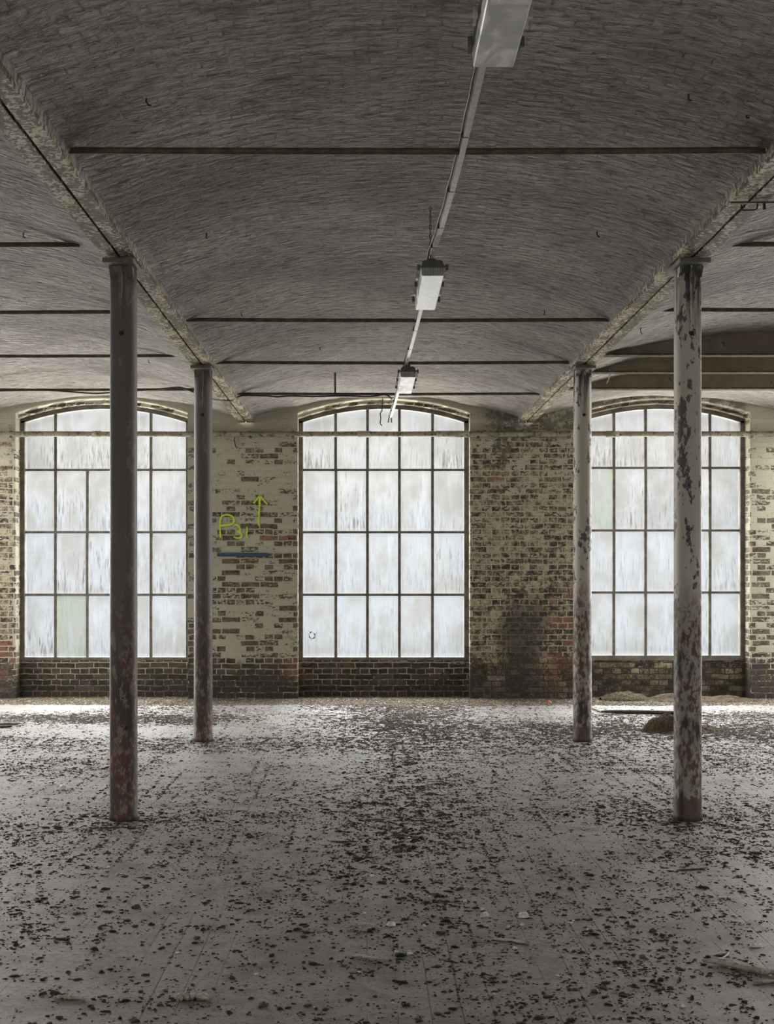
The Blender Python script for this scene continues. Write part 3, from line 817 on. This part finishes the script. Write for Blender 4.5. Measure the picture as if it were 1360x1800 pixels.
# ------------------------------------------------------------------ lamps and their conduits
def make_lamp(x, ya, yb, zb, w, label, chain=None, yaw=0.0):
    root = empty('hanging_lamp', (x, ya, zb))
    root.rotation_euler = (0, 0, yaw)
    tag(root, label, 'lamp', 'strip lamps hanging in a row')
    L = yb - ya
    bm = bmesh.new()
    sec = [(-w / 2 + 0.004, 0.0), (w / 2 - 0.004, 0.0), (w / 2, 0.006), (w / 2 + 0.004, 0.05), (-w / 2 - 0.004, 0.05), (-w / 2, 0.006)]
    sweep(bm, [(0, 0, 0), (0, 0.004, 0), (0, L - 0.004, 0), (0, L, 0)], sec)
    d = obj('diffuser', bm, M_DIFF, root); d['label'] = 'pale dusty plastic cover'
    bm = bmesh.new()
    n = 9
    for i in range(n):
        t = (i + 0.5) / n
        box(bm, Vector((-w / 2 + w * t, -0.0025, 0.026)), (w / n * 0.72, 0.005, 0.046))
    obj('lens_end', bm, M_LENS_END, d)
    bm = bmesh.new()
    rim = [(-w / 2 - 0.012, 0.05), (w / 2 + 0.012, 0.05), (w / 2 + 0.012, 0.062), (-w / 2 - 0.012, 0.062)]
    sweep(bm, [(0, -0.008, 0), (0, L + 0.008, 0)], rim)
    top = [(-w / 2, 0.06), (w / 2, 0.06), (w / 2 - 0.006, 0.088), (w / 2 - 0.02, 0.098), (-w / 2 + 0.02, 0.098), (-w / 2 + 0.006, 0.088)]
    sweep(bm, [(0, 0.004, 0), (0, L - 0.004, 0)], top)
    obj('housing', bm, M_HOUS, root)
    cw = None
    for s in (-1, 1):
        for i in range(5):
            bm = bmesh.new()
            yy = 0.05 + (L - 0.1) * i / 4
            box(bm, Vector((0, 0, 0.05)), (0.010, 0.10, 0.006))
            box(bm, Vector((s * 0.003, -0.05, 0.05)), (0.016, 0.016, 0.034))
            bmesh.ops.translate(bm, verts=bm.verts[:], vec=(s * (w / 2 + 0.016), yy, 0))
            obj('clip', bm, M_GALV if i % 2 else M_HOUS, root)
    for t in (0.12, 0.88):
        bm = bmesh.new()
        box(bm, Vector((-0.0, L * t, 0.114)), (0.05, 0.03, 0.034))
        obj('hanger', bm, M_HOUS, root)
    if chain:
        bm = bmesh.new()
        a, b = chain
        n = max(4, int((a - b).length / 0.026))
        for i in range(n):
            c = a.lerp(b, (i + 0.5) / n)
            hl = (a - b).length / n * 0.62
            ring = []
            for q in range(9):
                th = 2 * PI * q / 8
                off = Vector((0.006 * math.cos(th), 0, hl * math.sin(th)))
                if i % 2: off = Vector((0, 0.006 * math.cos(th), hl * math.sin(th)))
                ring.append(c + off - Vector((x, ya, zb)))
            for q in range(8): tube(bm, [ring[q], ring[q + 1]], 0.0022, 5)
        obj('chain', bm, M_HOOK, root)
    return root
LH = CAM_Z + 1.845
def LY(py): return 1.845 * F / (VY - py)
make_lamp(0.4555, LY(118) - 1.05, LY(118), LH, 0.145, 'grey strip lamp nearest the viewer, cut off by the top edge', None)
ya2 = 1.845 * F / 535
make_lamp(0.4015, ya2, LY(545), LH, 0.135, 'middle strip lamp with a black chain and shadowy marks under its white cover',
          (Vector((0.385, ya2 - 0.04, vault_z(0.385) - 0.0)), Vector((0.388, ya2 + 0.03, LH + 0.1))))
make_lamp(0.378, 1.845 * F / 357, LY(692), LH, 0.137, 'farthest strip lamp, hanging before the middle window')
TH = 1.977
def conduit(pts, label, tail=False):
    o0 = Vector(pts[0])
    root = empty('conduit', o0)
    tag(root, label, 'conduit', 'pale conduits linking the lamps')
    sm = smoothpath([Vector(p) - o0 for p in pts], 6)
    bm = bmesh.new()
    sweep(bm, sm, [(-0.013, 0), (0.013, 0), (0.013, 0.03), (-0.013, 0.03)])
    obj('channel', bm, M_GALV, root)
    bm = bmesh.new()
    cp = [p + Vector((-0.021 - 0.004 * random.random(), 0, 0.016 + 0.004 * random.random())) for p in sm]
    tube(bm, cp, 0.005, 6)
    obj('cable', bm, M_BLACK, root)
    for i in range(2, len(sm) - 1, 4):
        bm = bmesh.new()
        box(bm, sm[i] + Vector((-0.008, 0, 0.015)), (0.036, 0.006, 0.033))
        obj('strap', bm, M_HOUS, root)
    if tail:
        for dx in (-0.022, 0.008):
            bm = bmesh.new()
            tube(bm, [sm[-1] + Vector((dx * 0.6, -0.02, 0.02)), sm[-1] + Vector((dx, 0.015, -0.01)), sm[-1] + Vector((dx * 1.3, 0.02, -0.055))], 0.007, 6)
            obj('fork_end', bm, M_HOOK, root)
    return root
zt = CAM_Z + TH
conduit([(0.4476, 0.56 * D1, zt), (0.4476, 0.6325 * D1, zt), (0.442, 0.79 * D1, zt), (0.4217, 0.9256 * D1, zt), (0.400, 1.0 * D1, zt), (0.398, 1.04 * D1, zt)], 'longest-looking pale conduit between the nearest and the middle lamp')
conduit([(0.401, 1.09 * D1, zt), (0.399, 1.2035 * D1, zt), (0.384, 1.36 * D1, zt), (0.366, 1.505 * D1, zt), (0.366, 1.54 * D1, zt)], 'pale conduit between the middle and the farthest lamp')
conduit([(0.350, 1.57 * D1, zt), (0.336, 1.70 * D1, zt - 0.005), (0.312, 1.86 * D1, zt - 0.02), (0.288, 1.965 * D1, zt - 0.04)], 'short conduit end with a forked tip before the middle window', True)

# ------------------------------------------------------------------ pipe along the window wall
py_ = WALL_Y - 0.075
pz = CAM_Z + (VY - 763) * py_ / F
root = empty('wall_pipe', (0, py_, pz))
tag(root, 'long cream pipe running across all three windows near their tops', 'pipe')
bm = bmesh.new()
pts = [Vector((-8.3 + 17.0 * i / 60, 0, random.uniform(-.002, .002))) for i in range(61)]
tube(bm, pts, 0.034, 12)
obj('tube', bm, M_PIPE, root, True)
for px, w in ((170, 0.10), (640, 0.16), (795, 0.4), (1076, 0.16)):
    bm = bmesh.new(); x = (px - VX) * py_ / F
    tube(bm, [(x - w / 2, 0, 0), (x + w / 2, 0, 0)], 0.040, 12)
    obj('sleeve', bm, M_PIPE, root, True)
for px in (345, 440, 515, 840, 930, 1000, 1320, 20):
    bm = bmesh.new(); x = (px - VX) * py_ / F
    box(bm, Vector((x, 0.02, -0.004)), (0.03, 0.09, 0.085))
    obj('bracket', bm, M_ROD, root)

# blue strap on the left pier
a = P(381.5, 975, WALL_Y - 0.014); b = P(470, 975, WALL_Y - 0.014)
bm = bmesh.new()
box(bm, Vector((0, 0, 0)), (b.x - a.x, 0.026, 0.044))
bmesh.ops.bevel(bm, geom=bm.edges[:], offset=0.004, segments=2, affect='EDGES')
o = obj('wall_batten', bm, M_BLUE); o.location = (a + b) / 2
tag(o, 'narrow dark blue batten on the painted pier under the sprayed letters', 'batten')

# ------------------------------------------------------------------ cables
def cable(pts, r, label, cat='cable', mat=None):
    pts = [Vector(p) for p in pts]; o0 = pts[0].copy()
    bm = bmesh.new(); tube(bm, smoothpath([p - o0 for p in pts], 5), r, 7)
    o = obj('black_cable', bm, mat or M_BLACK, None, True); o.location = o0
    return tag(o, label, cat, None)
def cz(px, py, y): return P(px, py, y)
y4 = 2.075 * F / (VY - 684.5) - 0.03; yc = ry(692) - 0.03
cable([cz(-60, 688, y4), cz(0, 687, y4), cz(60, 686, y4), cz(101, 687, y4), cz(140, 690, y4), cz(172, 691.5, y4), cz(205, 689, y4), cz(250, 686, y4), cz(290, 683, y4), cz(316, 681, y4), cz(335, 687, y4), cz(352, 694, y4 + 0.12),
       cz(372, 701.5, (y4 + yc) / 2), cz(390, 703, yc), cz(408, 703, yc), cz(420, 697, yc), cz(432, 695, yc), cz(470, 696, yc), cz(488, 697.5, yc), cz(510, 696, yc), cz(550, 697, yc), cz(600, 696, yc), cz(650, 697, yc), cz(676, 694, yc), cz(686, 699, yc), cz(690, 706, yc + 0.1)], 0.009,
      'long thin black cable strapped to the rods before the left and middle windows')
cable([cz(672.5, 699.5, WALL_Y + 0.02), cz(672, 712, WALL_Y - 0.02), cz(671, 722, WALL_Y - 0.05), cz(668, 727, WALL_Y - 0.05), cz(669, 735, WALL_Y - 0.05), cz(668, 744, WALL_Y - 0.05), cz(671, 748, WALL_Y - 0.05)], 0.007,
      'short curled wire dangling in front of the middle window top', 'wire', M_HOOK)
a = cz(589, 692, ry(692)); tb = a.copy(); tb.z = vault_z(a.x) + 0.01
cable([a, a.lerp(tb, 0.5), tb], 0.011, 'short vertical drop rod between vault and tie rod left of the farthest lamp', 'rod', M_ROD).name = 'drop_rod'
cable([cz(413, 765, WALL_Y - 0.02), cz(412, 774, WALL_Y - 0.012), cz(414, 784, WALL_Y - 0.01), cz(417, 788, WALL_Y - 0.008)], 0.006, 'short black wire hanging on the painted pier below the pipe', 'wire', M_HOOK)

# ------------------------------------------------------------------ hooks in the vaults
def hook(px, py, label, size=0.05, lean=0.0):
    size *= 0.62
    lo, hi = 1.9, 2.3                               # height where the sight line meets the vault
    H = 2.2
    for _ in range(30):
        p = AT(px, py, H); H = vault_z(p.x) - CAM_Z
    p = AT(px, py, H)
    bm = bmesh.new()
    tube(bm, [(0, 0, 0.02), (0, 0, -size * 0.5), (lean * size, 0, -size), (lean * size + 0.012, 0, -size * 1.1)], 0.004, 6)
    o = obj('ceiling_hook', bm, M_HOOK); o.location = p
    return tag(o, label, 'hook', 'iron hooks left in the vaults')
hook(257, 172, 'black hook in the middle vault, above the nearest tie rod at its left', 0.05, 0.3)
hook(1210, 166, 'black hook in the middle vault, above the nearest tie rod at its right', 0.04)
hook(1312, 202, 'black stub in the middle vault close to the right end of the nearest tie rod', 0.02)
hook(363, 411, 'black hook in the middle vault halfway between the near dark column and the middle lamp', 0.04, -0.2)
hook(1049, 408, 'black hook in the middle vault left of the near pale column head', 0.04, 0.2)
hook(424, 548, 'small hook just above the second middle tie rod, toward its left end', 0.05)
hook(957, 546, 'small hook just above the second middle tie rod, toward its right end', 0.05, -0.2)
hook(562, 609, 'small hook between the second and third middle tie rods', 0.05)
hook(41, 408, 'small hook in the left vault above the shortest-looking tie rod', 0.05)
hook(261, 630, 'small hook in the left vault right of the near dark column', 0.06)
hook(458, 635, 'small hook at the third middle tie rod, toward its left end', 0.04)
hook(1126, 574, 'large black hook in the right vault between the two pale columns', 0.09, 0.05)
# bracket clamped to the right beam
p = AT(1322, 352, 1.93)
root = empty('beam_clamp', p)
tag(root, 'rusty iron clamp hanging under the beam at the right edge', 'clamp')
bm = bmesh.new(); box(bm, Vector((0.01, 0, -0.012)), (0.24, 0.014, 0.010)); obj('bar', bm, M_ROD, root)
bm = bmesh.new(); tube(bm, smoothpath([(-0.05, 0.02, -0.02), (-0.05, 0.01, -0.045), (-0.02, 0, -0.05), (0.02, 0, -0.045), (0.025, 0, -0.015)], 4), 0.0045, 6); obj('hook', bm, M_HOOK, root)
bm = bmesh.new(); box(bm, Vector((0.06, 0, -0.03)), (0.012, 0.012, 0.035)); obj('bolt', bm, M_HOOK, root)
# torn strip on the joist
p = P(1071, 655, 2.03 * F / 364 - 0.045)
bm = bmesh.new(); sweep(bm, smoothpath([(0, 0, 0.03), (0.004, 0, -0.01), (-0.006, -0.004, -0.06), (-0.028, 0, -0.105)], 4), [(-0.006, -0.0015), (0.006, -0.0015), (0.006, 0.0015), (-0.006, 0.0015)], up=Vector((0, 1, 0)))
o = obj('torn_strip', bm, M_CHIP); o.location = p
tag(o, 'thin white torn strip dangling from the middle brown joist', 'strip')

# ------------------------------------------------------------------ heaps
def mound(name, base, rx, ry_, h, label, cat, tails=(), seed=1, mat=None):
    n = 46; m = 26
    vs, fs = [], []
    ux = np.linspace(-1, 1, n); vy = np.linspace(-1, 1, m)
    XX, YY = np.meshgrid(ux, vy)
    Z = np.clip(1 - XX ** 2 - YY ** 2, 0, 1) ** 0.8 * h
    for tx, ty, tr, th in tails:
        Z = np.maximum(Z, np.clip(1 - ((XX - tx) / tr) ** 2 - ((YY - ty) / tr) ** 2, 0, 1) ** 0.8 * th)
    Z = Z * (0.8 + 0.4 * vnoise(XX * 5 + 20, YY * 4 + 20, seed)) + (vnoise(XX * 22 + 50, YY * 16 + 50, seed + 1) - 0.45) * 0.018 * (Z > 0.004)
    Z = np.where(Z <= 0.003, -0.01, Z)
    for j in range(m):
        for i in range(n): vs.append((XX[j, i] * rx, YY[j, i] * ry_, Z[j, i]))
    for j in range(m - 1):
        for i in range(n - 1):
            a = j * n + i; fs.append((a, a + 1, a + n + 1, a + n))
    me = bpy.data.meshes.new(name); me.from_pydata(vs, [], fs); me.materials.append(mat or M_HEAP)
    o = bpy.data.objects.new(name, me); COL.objects.link(o); o.location = base
    return o
b = G(1213, 1291)
o = mound('dirt_heap', (b.x, b.y + 0.28, 0), 0.40, 0.28, 0.02, '', '', [(-0.38, 0, 0.60, 0.175), (0.05, 0.0, 0.5, 0.10), (0.5, -0.1, 0.5, 0.05)], 3)
tag(o, 'brown heap of dry dirt on the floor behind the near pale column', 'heap')
b = G(1088, 1226)
o = mound('dirt_heap', (b.x, WALL_Y - 0.22, 0), 0.30, 0.2, 0.095, '', '', [(-0.6, 0, 0.6, 0.06)], 9)
tag(o, 'low ridge of dirt under the right window, right of the far pale column', 'heap')
b = G(1215, 1226)
o = mound('dirt_heap', (b.x, WALL_Y - 0.30, 0), 0.75, 0.26, 0.05, '', '', [(-0.45, 0, 0.45, 0.08), (0.3, 0, 0.5, 0.06)], 12)
tag(o, 'longest low ridge of dirt under the right window, passing behind the near pale column', 'heap')

# ------------------------------------------------------------------ crumbs strewn on the floor (nobody could count them)
def flakes(name, X, Y, W, tone, hfac, label, cat):
    n = len(X); K = 7
    th = (np.arange(K)[None, :] + RNG.uniform(-0.3, 0.3, (n, K))) / K * 2 * PI + RNG.uniform(0, 6.28, (n, 1))
    rad = W[:, None] * RNG.uniform(0.32, 1.3, (n, K))
    el = RNG.uniform(0.35, 1.0, (n, 1)); ang = RNG.uniform(0, PI, (n, 1))
    lx, ly = rad * np.cos(th), rad * np.sin(th) * el
    px = X[:, None] + lx * np.cos(ang) - ly * np.sin(ang); pyy = Y[:, None] + lx * np.sin(ang) + ly * np.cos(ang)
    hz = W * hfac * RNG.uniform(0.35, 1.0, n)
    V = np.zeros((n, 2 * K + 1, 3), dtype=np.float32)
    V[:, :K, 0] = px; V[:, :K, 1] = pyy; V[:, :K, 2] = -0.001
    q = 0.72
    V[:, K:2 * K, 0] = X[:, None] + (px - X[:, None]) * q; V[:, K:2 * K, 1] = Y[:, None] + (pyy - Y[:, None]) * q
    V[:, K:2 * K, 2] = hz[:, None] * RNG.uniform(0.5, 1.1, (n, K))
    V[:, 2 * K, 0] = X; V[:, 2 * K, 1] = Y; V[:, 2 * K, 2] = hz * RNG.uniform(0.9, 1.3, n)
    f = []
    for k in range(K):
        k2 = (k + 1) % K
        f.append((k, k2, K + k2)); f.append((k, K + k2, K + k)); f.append((K + k, K + k2, 2 * K))
    f = np.array(f, dtype=np.int32)
    Fs = (f[None] + (np.arange(n) * (2 * K + 1))[:, None, None]).reshape(-1, 3)
    me = bpy.data.meshes.new(name)
    me.vertices.add(n * (2 * K + 1)); me.vertices.foreach_set('co', V.ravel())
    me.loops.add(Fs.size); me.loops.foreach_set('vertex_index', Fs.ravel())
    me.polygons.add(len(Fs)); me.polygons.foreach_set('loop_start', np.arange(0, Fs.size, 3, dtype=np.int32))
    me.update(calc_edges=True)
    at = me.attributes.new('tone', 'FLOAT', 'POINT'); at.data.foreach_set('value', np.repeat(tone, 2 * K + 1).astype(np.float32))
    me.materials.append(M_DEB)
    o = bpy.data.objects.new(name, me); COL.objects.link(o)
    tag(o, label, cat, None, 'stuff')
    return o
def bell(v, c, w): return np.exp(-((v - c) / w) ** 2)
def density(x, y):
    """crumbs wanted per square metre"""
    big = vnoise(x * 0.9 + 30, y * 0.7 + 30, 21); mid = vnoise(x * 3.1 + 70, y * 2.0 + 70, 22); fin = vnoise(x * 9 + 10, y * 7 + 10, 23)
    band = vnoise(x * 0.45 + 11, y * 1.6 + 5, 24)
    clump = np.clip((0.45 * big + 0.35 * mid + 0.3 * fin - 0.30) * 2.2, 0.16, 2)
    clear = bell(y, 14.95, 0.5) * np.clip((np.abs(x - 0.35) - 0.7) / 0.4, 0, 1)
    d = 250 * clump * np.clip(1.75 - (y - 4.5) * 0.16, 0.5, 1.75) * (1 - 0.75 * clear)
    strip = 0.30 + 0.02 * (y - 8)
    d += 760 * bell(x, strip, 0.30 + 0.012 * y) * np.clip((y - 4.5) / 4, 0, 1) * np.clip(clump + 0.25, 0, 1.6)       # trail down the middle
    d += 2000 * bell(x, 0.35, 0.75) * np.clip((y - 11.3) / 1.4, 0, 1) * (0.35 + 0.9 * mid)
    d += 380 * np.clip((band - 0.55) * 5, 0, 1) * np.clip((y - 5) / 4, 0, 1)
    d += 5200 * np.clip((y - 15.2 + 0.25 * (big - 0.5)) / 0.35, 0, 1)                                             # drift against the wall
    d += 3000 * bell(y, 13.75, 0.40) * np.clip((-x - 1.0) / 0.8, 0, 1) * (0.3 + mid)                                  # left drift
    d += 2400 * bell(y, 12.7, 0.70) * np.clip((x - 0.9) / 0.7, 0, 1) * (0.25 + mid)                                   # right drift
    d += 1600 * bell(y, 14.0, 0.5) * np.clip((x - 2.3) / 0.5, 0, 1) * (0.3 + mid)
    d += 520 * bell(y, 10.4, 0.35) * np.clip((-x - 1.5) / 0.7, 0, 1) * mid
    cols = np.zeros_like(x)
    for cx, cy in ((AXES[2], D1), (AXES[3], D1), (AXES[2], D1 * 1.488), (AXES[3], D1 * 1.488)):
        cols += 700 * np.exp(-(((x - cx) / 0.5) ** 2 + ((y - cy + 0.1) / 0.4) ** 2))
    fin2 = vnoise(x * 24 + 80, y * 20 + 80, 27)
    return (d + cols * 0.6) * 8.5 * (0.25 + 2.1 * np.clip((fin2 - 0.35) * 2.2, 0, 1) * 0.85)
NT_ = 2600000
cx_ = RNG.uniform(-1, 1, NT_); cy_ = np.sqrt(RNG.uniform(3.2 ** 2, 16.36 ** 2, NT_))
half_l, half_r = (VX + 60) / F, (1360 - VX + 60) / F
cx_ = np.where(cx_ < 0, cx_ * half_l * cy_, cx_ * half_r * cy_)
area = 0.5 * (half_l + half_r) * (16.36 ** 2 - 3.2 ** 2)
# importance of each candidate; more of the far ones than an even spread would give
dens = density(cx_, cy_)
keep = RNG.uniform(0, 1, NT_) < dens * area / NT_
inwall = (cy_ > WALL_Y - 0.02) & (np.min([np.abs(cx_ - c) for c in WIN_C], axis=0) > WIN_H - 0.04)
keep &= ~inwall
X, Y = cx_[keep], cy_[keep]
W = np.clip(RNG.lognormal(math.log(0.0050), 0.56, len(X)), 0.0022, 0.026)
W *= 1.0 + 0.12 * np.clip((8.5 - Y) / 3, 0, 1)
print('flakes', len(X))
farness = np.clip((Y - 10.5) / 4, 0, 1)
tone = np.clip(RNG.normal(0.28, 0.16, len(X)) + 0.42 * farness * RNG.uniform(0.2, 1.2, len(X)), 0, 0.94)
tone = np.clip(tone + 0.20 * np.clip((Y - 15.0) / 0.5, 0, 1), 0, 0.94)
wh = RNG.uniform(0, 1, len(X)) < 0.022
tone[wh] = 1.0
W[wh] *= 0.7
# joints of the boards hold lines of dirt
jx, jy = [], []
for k in range(-42, 62):
    xk = k * 0.107 - 0.0
    n = 900
    yy = np.sqrt(RNG.uniform(3.3 ** 2, 12.5 ** 2, n))
    vis = (xk > -half_l * yy) & (xk < half_r * yy)
    pr = vnoise(np.full(n, k * 3.7 + 500.0), yy * 1.1 + 60, 31)
    kp = vis & (pr > 0.66) & (RNG.uniform(0, 1, n) < 0.45)
    jx.append(np.full(kp.sum(), xk) + RNG.normal(0, 0.009, kp.sum())); jy.append(yy[kp])
jx = np.concatenate(jx); jy = np.concatenate(jy)
jw = np.clip(RNG.lognormal(math.log(0.0075), 0.4, len(jx)), 0.003, 0.016)
jt = np.clip(RNG.normal(0.2, 0.12, len(jx)), 0, 0.5)
flakes('debris', np.concatenate([X, jx]), np.concatenate([Y, jy]), np.concatenate([W, jw]), np.concatenate([tone, jt]), 0.42,
       'dark dry dirt crumbs scattered over the whole floor', 'debris')

# ------------------------------------------------------------------ single pieces on the floor
def lump(name, px, py, w, h, mat, label, cat, group=None, depth=0.8, seed=0):
    p = G(px, py)
    rr = random.Random(seed * 131 + int(px))
    bm = bmesh.new()
    bmesh.ops.create_icosphere(bm, subdivisions=2, radius=1.0)
    for v in bm.verts:
        k = 1 + rr.uniform(-0.28, 0.28)
        v.co = Vector((v.co.x * k * w / 2, v.co.y * k * w / 2 * depth, max(-0.0, v.co.z * k * h * 0.9 + h * 0.12)))
    o = obj(name, bm, mat); o.location = (p.x, p.y + w * depth * 0.4, 0); o.rotation_euler = (0, 0, rr.uniform(-0.5, 0.5))
    return tag(o, label, cat, group)
CH = 'white plaster chips on the floor'
lump('plaster_chunk', 920, 1614, 0.046, 0.026, M_CHIP, 'largest white plaster chunk on the floor, lower right of centre', 'plaster', CH, 0.8, 1)
lump('plaster_chunk', 852, 1612, 0.038, 0.018, M_CHIP, 'dirty white plaster chunk left of the largest one', 'plaster', CH, 0.8, 2)
lump('plaster_chunk', 687, 1628, 0.042, 0.014, M_CHIP, 'flat greyish plaster chunk behind the end of a curved bark strip', 'plaster', CH, 0.8, 3)
lump('plaster_chunk', 109, 1389, 0.072, 0.04, M_CHIP, 'white plaster lump left of the near dark column foot', 'plaster', CH, 0.8, 4)
lump('crumpled_paper', 670, 1279, 0.075, 0.035, M_CHIP, 'small white paper scrap far off in the middle drift of dirt', 'paper', None, 0.8, 5)
lump('plaster_chunk', 1330, 1665, 0.05, 0.012, M_CHIP, 'flat white fragment behind the long stick at the lower right', 'plaster', CH, 0.6, 6)
small = [(848, 1599), (893, 1630), (917, 1626), (745, 1628), (720, 1677), (697, 1674), (660, 1276), (82, 1422), (116, 1428), (234, 1477), (144, 1485), (690, 1764), (1200, 1770),
         (1310, 1432), (1265, 1430), (1005, 1431), (1095, 1437), (902, 1463), (857, 1432), (741, 1408), (709, 1360), (730, 1442), (1092, 1394), (1294, 1612), (818, 1585), (755, 1577),
         (845, 1540), (850, 1524), (950, 1512), (868, 1748), (172, 1494), (1262, 1437), (1012, 1520), (1168, 1437), (1033, 1635), (700, 1480), (575, 1568), (440, 1488), (980, 1437), (1182, 1433), (655, 1541), (905, 1668), (640, 1606)]
base = None
for i, (px, py) in enumerate(small):
    p = G(px, py); w = random.uniform(0.012, 0.026)
    rr = random.Random(i)
    if i % 4 == 0 or base is None:
        base = lump('plaster_chip', px, py, 0.02, 0.008, M_CHIP, 'small white plaster chip lying on the dirty floor', 'plaster', 'small white plaster chips', 0.8, i)
        o = base
    else:
        o = base.copy(); COL.objects.link(o)
    o.location = (p.x, p.y, 0.0); o.scale = (w / 0.02,) * 3; o.rotation_euler = (0, 0, rr.uniform(0, 6))
# dark clods
clods = [(995, 1308), (1310, 1336 - 20), (990, 1334), (941, 1420), (1048, 1425), (815, 1316), (240, 1596), (392, 1630), (580, 1586), (345, 1650), (535, 1647), (540, 1640), (462, 1769), (176, 1633), (135, 1607), (52, 1540), (50, 1638), (1183, 1667), (1132, 1685), (1147, 1638), (1045, 1745), (1178, 1738), (540, 1769), (700, 1581), (775, 1642), (408, 1720), (830, 1490), (570, 1385), (589, 1308)]
base = None
for i, (px, py) in enumerate(clods):
    p = G(px, py); rr = random.Random(i + 50); w = rr.uniform(0.024, 0.042)
    if i % 5 == 0:
        base = lump('dirt_clod', px, py, 0.03, 0.010, M_DARKWOOD, 'dark dirt clod, bigger than the crumbs around it', 'clod', 'dark clods on the floor', 0.7, i)
        o = base
    else:
        o = base.copy(); COL.objects.link(o)
    o.location = (p.x, p.y, 0.0); o.scale = (w / 0.03,) * 3; o.rotation_euler = (0, 0, rr.uniform(0, 6))

def stick(name, pix, r, mat, label, cat, fy=0.6, lift=0.0, bumpy=0.25, seed=0):
    rr = random.Random(seed)
    pts = [G(*q) for q in pix]; o0 = pts[0].copy()
    sm = smoothpath([p - o0 + Vector((0, 0, r * fy + lift * math.sin(PI * i / max(1, len(pts) - 1)))) for i, p in enumerate(pts)], 5)
    sc = [max(0.25, (1 - 0.7 * abs(2 * i / (len(sm) - 1) - 1) ** 4) * (1 + rr.uniform(-bumpy, bumpy))) for i in range(len(sm))]
    bm = bmesh.new(); sweep(bm, sm, circle(r, 8, fy), scale=sc)
    o = obj(name, bm, mat); o.location = o0
    return tag(o, label, cat)
stick('driftwood_stick', [(1234, 1693), (1262, 1697), (1292, 1703), (1325, 1710), (1362, 1715), (1400, 1720)], 0.015, M_WOOD, 'long weathered stick entering from the right edge of the floor', 'stick', 0.75, 0, 0.15, 1)
stick('ridged_rod', [(1322, 1728), (1345, 1728), (1370, 1728), (1395, 1728)], 0.008, M_WOOD, 'short ridged pale rod beside the long stick at the right edge', 'rod', 0.8, 0, 0.3, 2)
stick('wire_scrap', [(1250, 1681), (1265, 1677), (1280, 1676), (1272, 1684), (1262, 1686), (1282, 1687)], 0.003, M_CHIP, 'tangled pale wire scrap behind the tip of the long stick', 'wire', 1, 0, 0.05, 3)
stick('bark_strip', [(608, 1634), (622, 1632), (640, 1631.5), (656, 1633), (671, 1636)], 0.013, M_WOOD, 'curved grey bark strip on the floor, upper of the two left of centre bottom', 'bark', 0.5, 0.01, 0.2, 4)
stick('bark_strip', [(617, 1682), (634, 1685), (650, 1689), (666, 1690), (683, 1689)], 0.011, M_WOOD, 'wavy grey bark strip on the floor, nearer of the two left of centre bottom', 'bark', 0.5, 0.006, 0.2, 5)
stick('wood_splinter', [(639, 1441), (652, 1441), (664, 1441), (678, 1440.5)], 0.012, M_WOOD, 'thin pale wood splinter lying crosswise in the middle of the floor', 'splinter', 0.5, 0, 0.15, 6)
stick('twig', [(580, 1480), (596, 1481), (610, 1481), (628, 1480.5)], 0.007, M_DARKWOOD, 'thin dark twig lying crosswise left of the middle dirt trail', 'twig', 0.7, 0, 0.2, 7)
stick('wood_splinter', [(93, 1757), (112, 1755.5), (130, 1757), (153, 1758)], 0.012, M_WOOD, 'broken pale splinter on the floor at the lower left', 'splinter', 0.6, 0, 0.45, 8)
stick('wood_splinter', [(306, 1760), (325, 1757), (345, 1756), (373, 1761)], 0.020, M_WOOD, 'rough grey wood piece at the bottom, right of the lower left splinter', 'splinter', 0.6, 0, 0.4, 9)
stick('wood_splinter', [(865, 1652), (885, 1654), (905, 1656), (930, 1661)], 0.012, M_WOOD, 'frayed flat splinter below the largest white plaster chunk', 'splinter', 0.35, 0, 0.35, 10)
stick('floor_pole', [(1056, 1254), (1090, 1254.5), (1130, 1255), (1170, 1256), (1200, 1256.5)], 0.022, M_DARKWOOD, 'long dark pole lying across the bright floor behind the near pale column', 'pole', 1, 0, 0.05, 11)
stick('broken_lath', [(1039, 1246), (1048, 1249), (1060, 1254)], 0.02, M_WOOD, 'short lath slanting down beside the far pale column foot', 'lath', 0.6, 0, 0.1, 12)
stick('wood_batten', [(-14, 1274), (10, 1274), (36, 1274)], 0.022, M_WOOD, 'pale batten on the floor at the left edge, farther of the two', 'batten', 0.7, 0, 0.1, 13)
stick('wood_batten', [(-14, 1279.5), (4, 1279), (22, 1278.5)], 0.018, M_DARKWOOD, 'dark short batten at the left edge, nearer of the two', 'batten', 0.7, 0, 0.1, 14)
stick('twig', [(1188, 1531), (1205, 1530), (1222, 1529), (1243, 1527)], 0.006, M_DARKWOOD, 'dark thin twig below the foot of the near pale column', 'twig', 0.7, 0, 0.2, 15)
lump('red_scrap', 965, 1236, 0.06, 0.03, M_RED, 'tiny faded red scrap near the wall left of the far pale column', 'scrap', None, 0.7, 9)
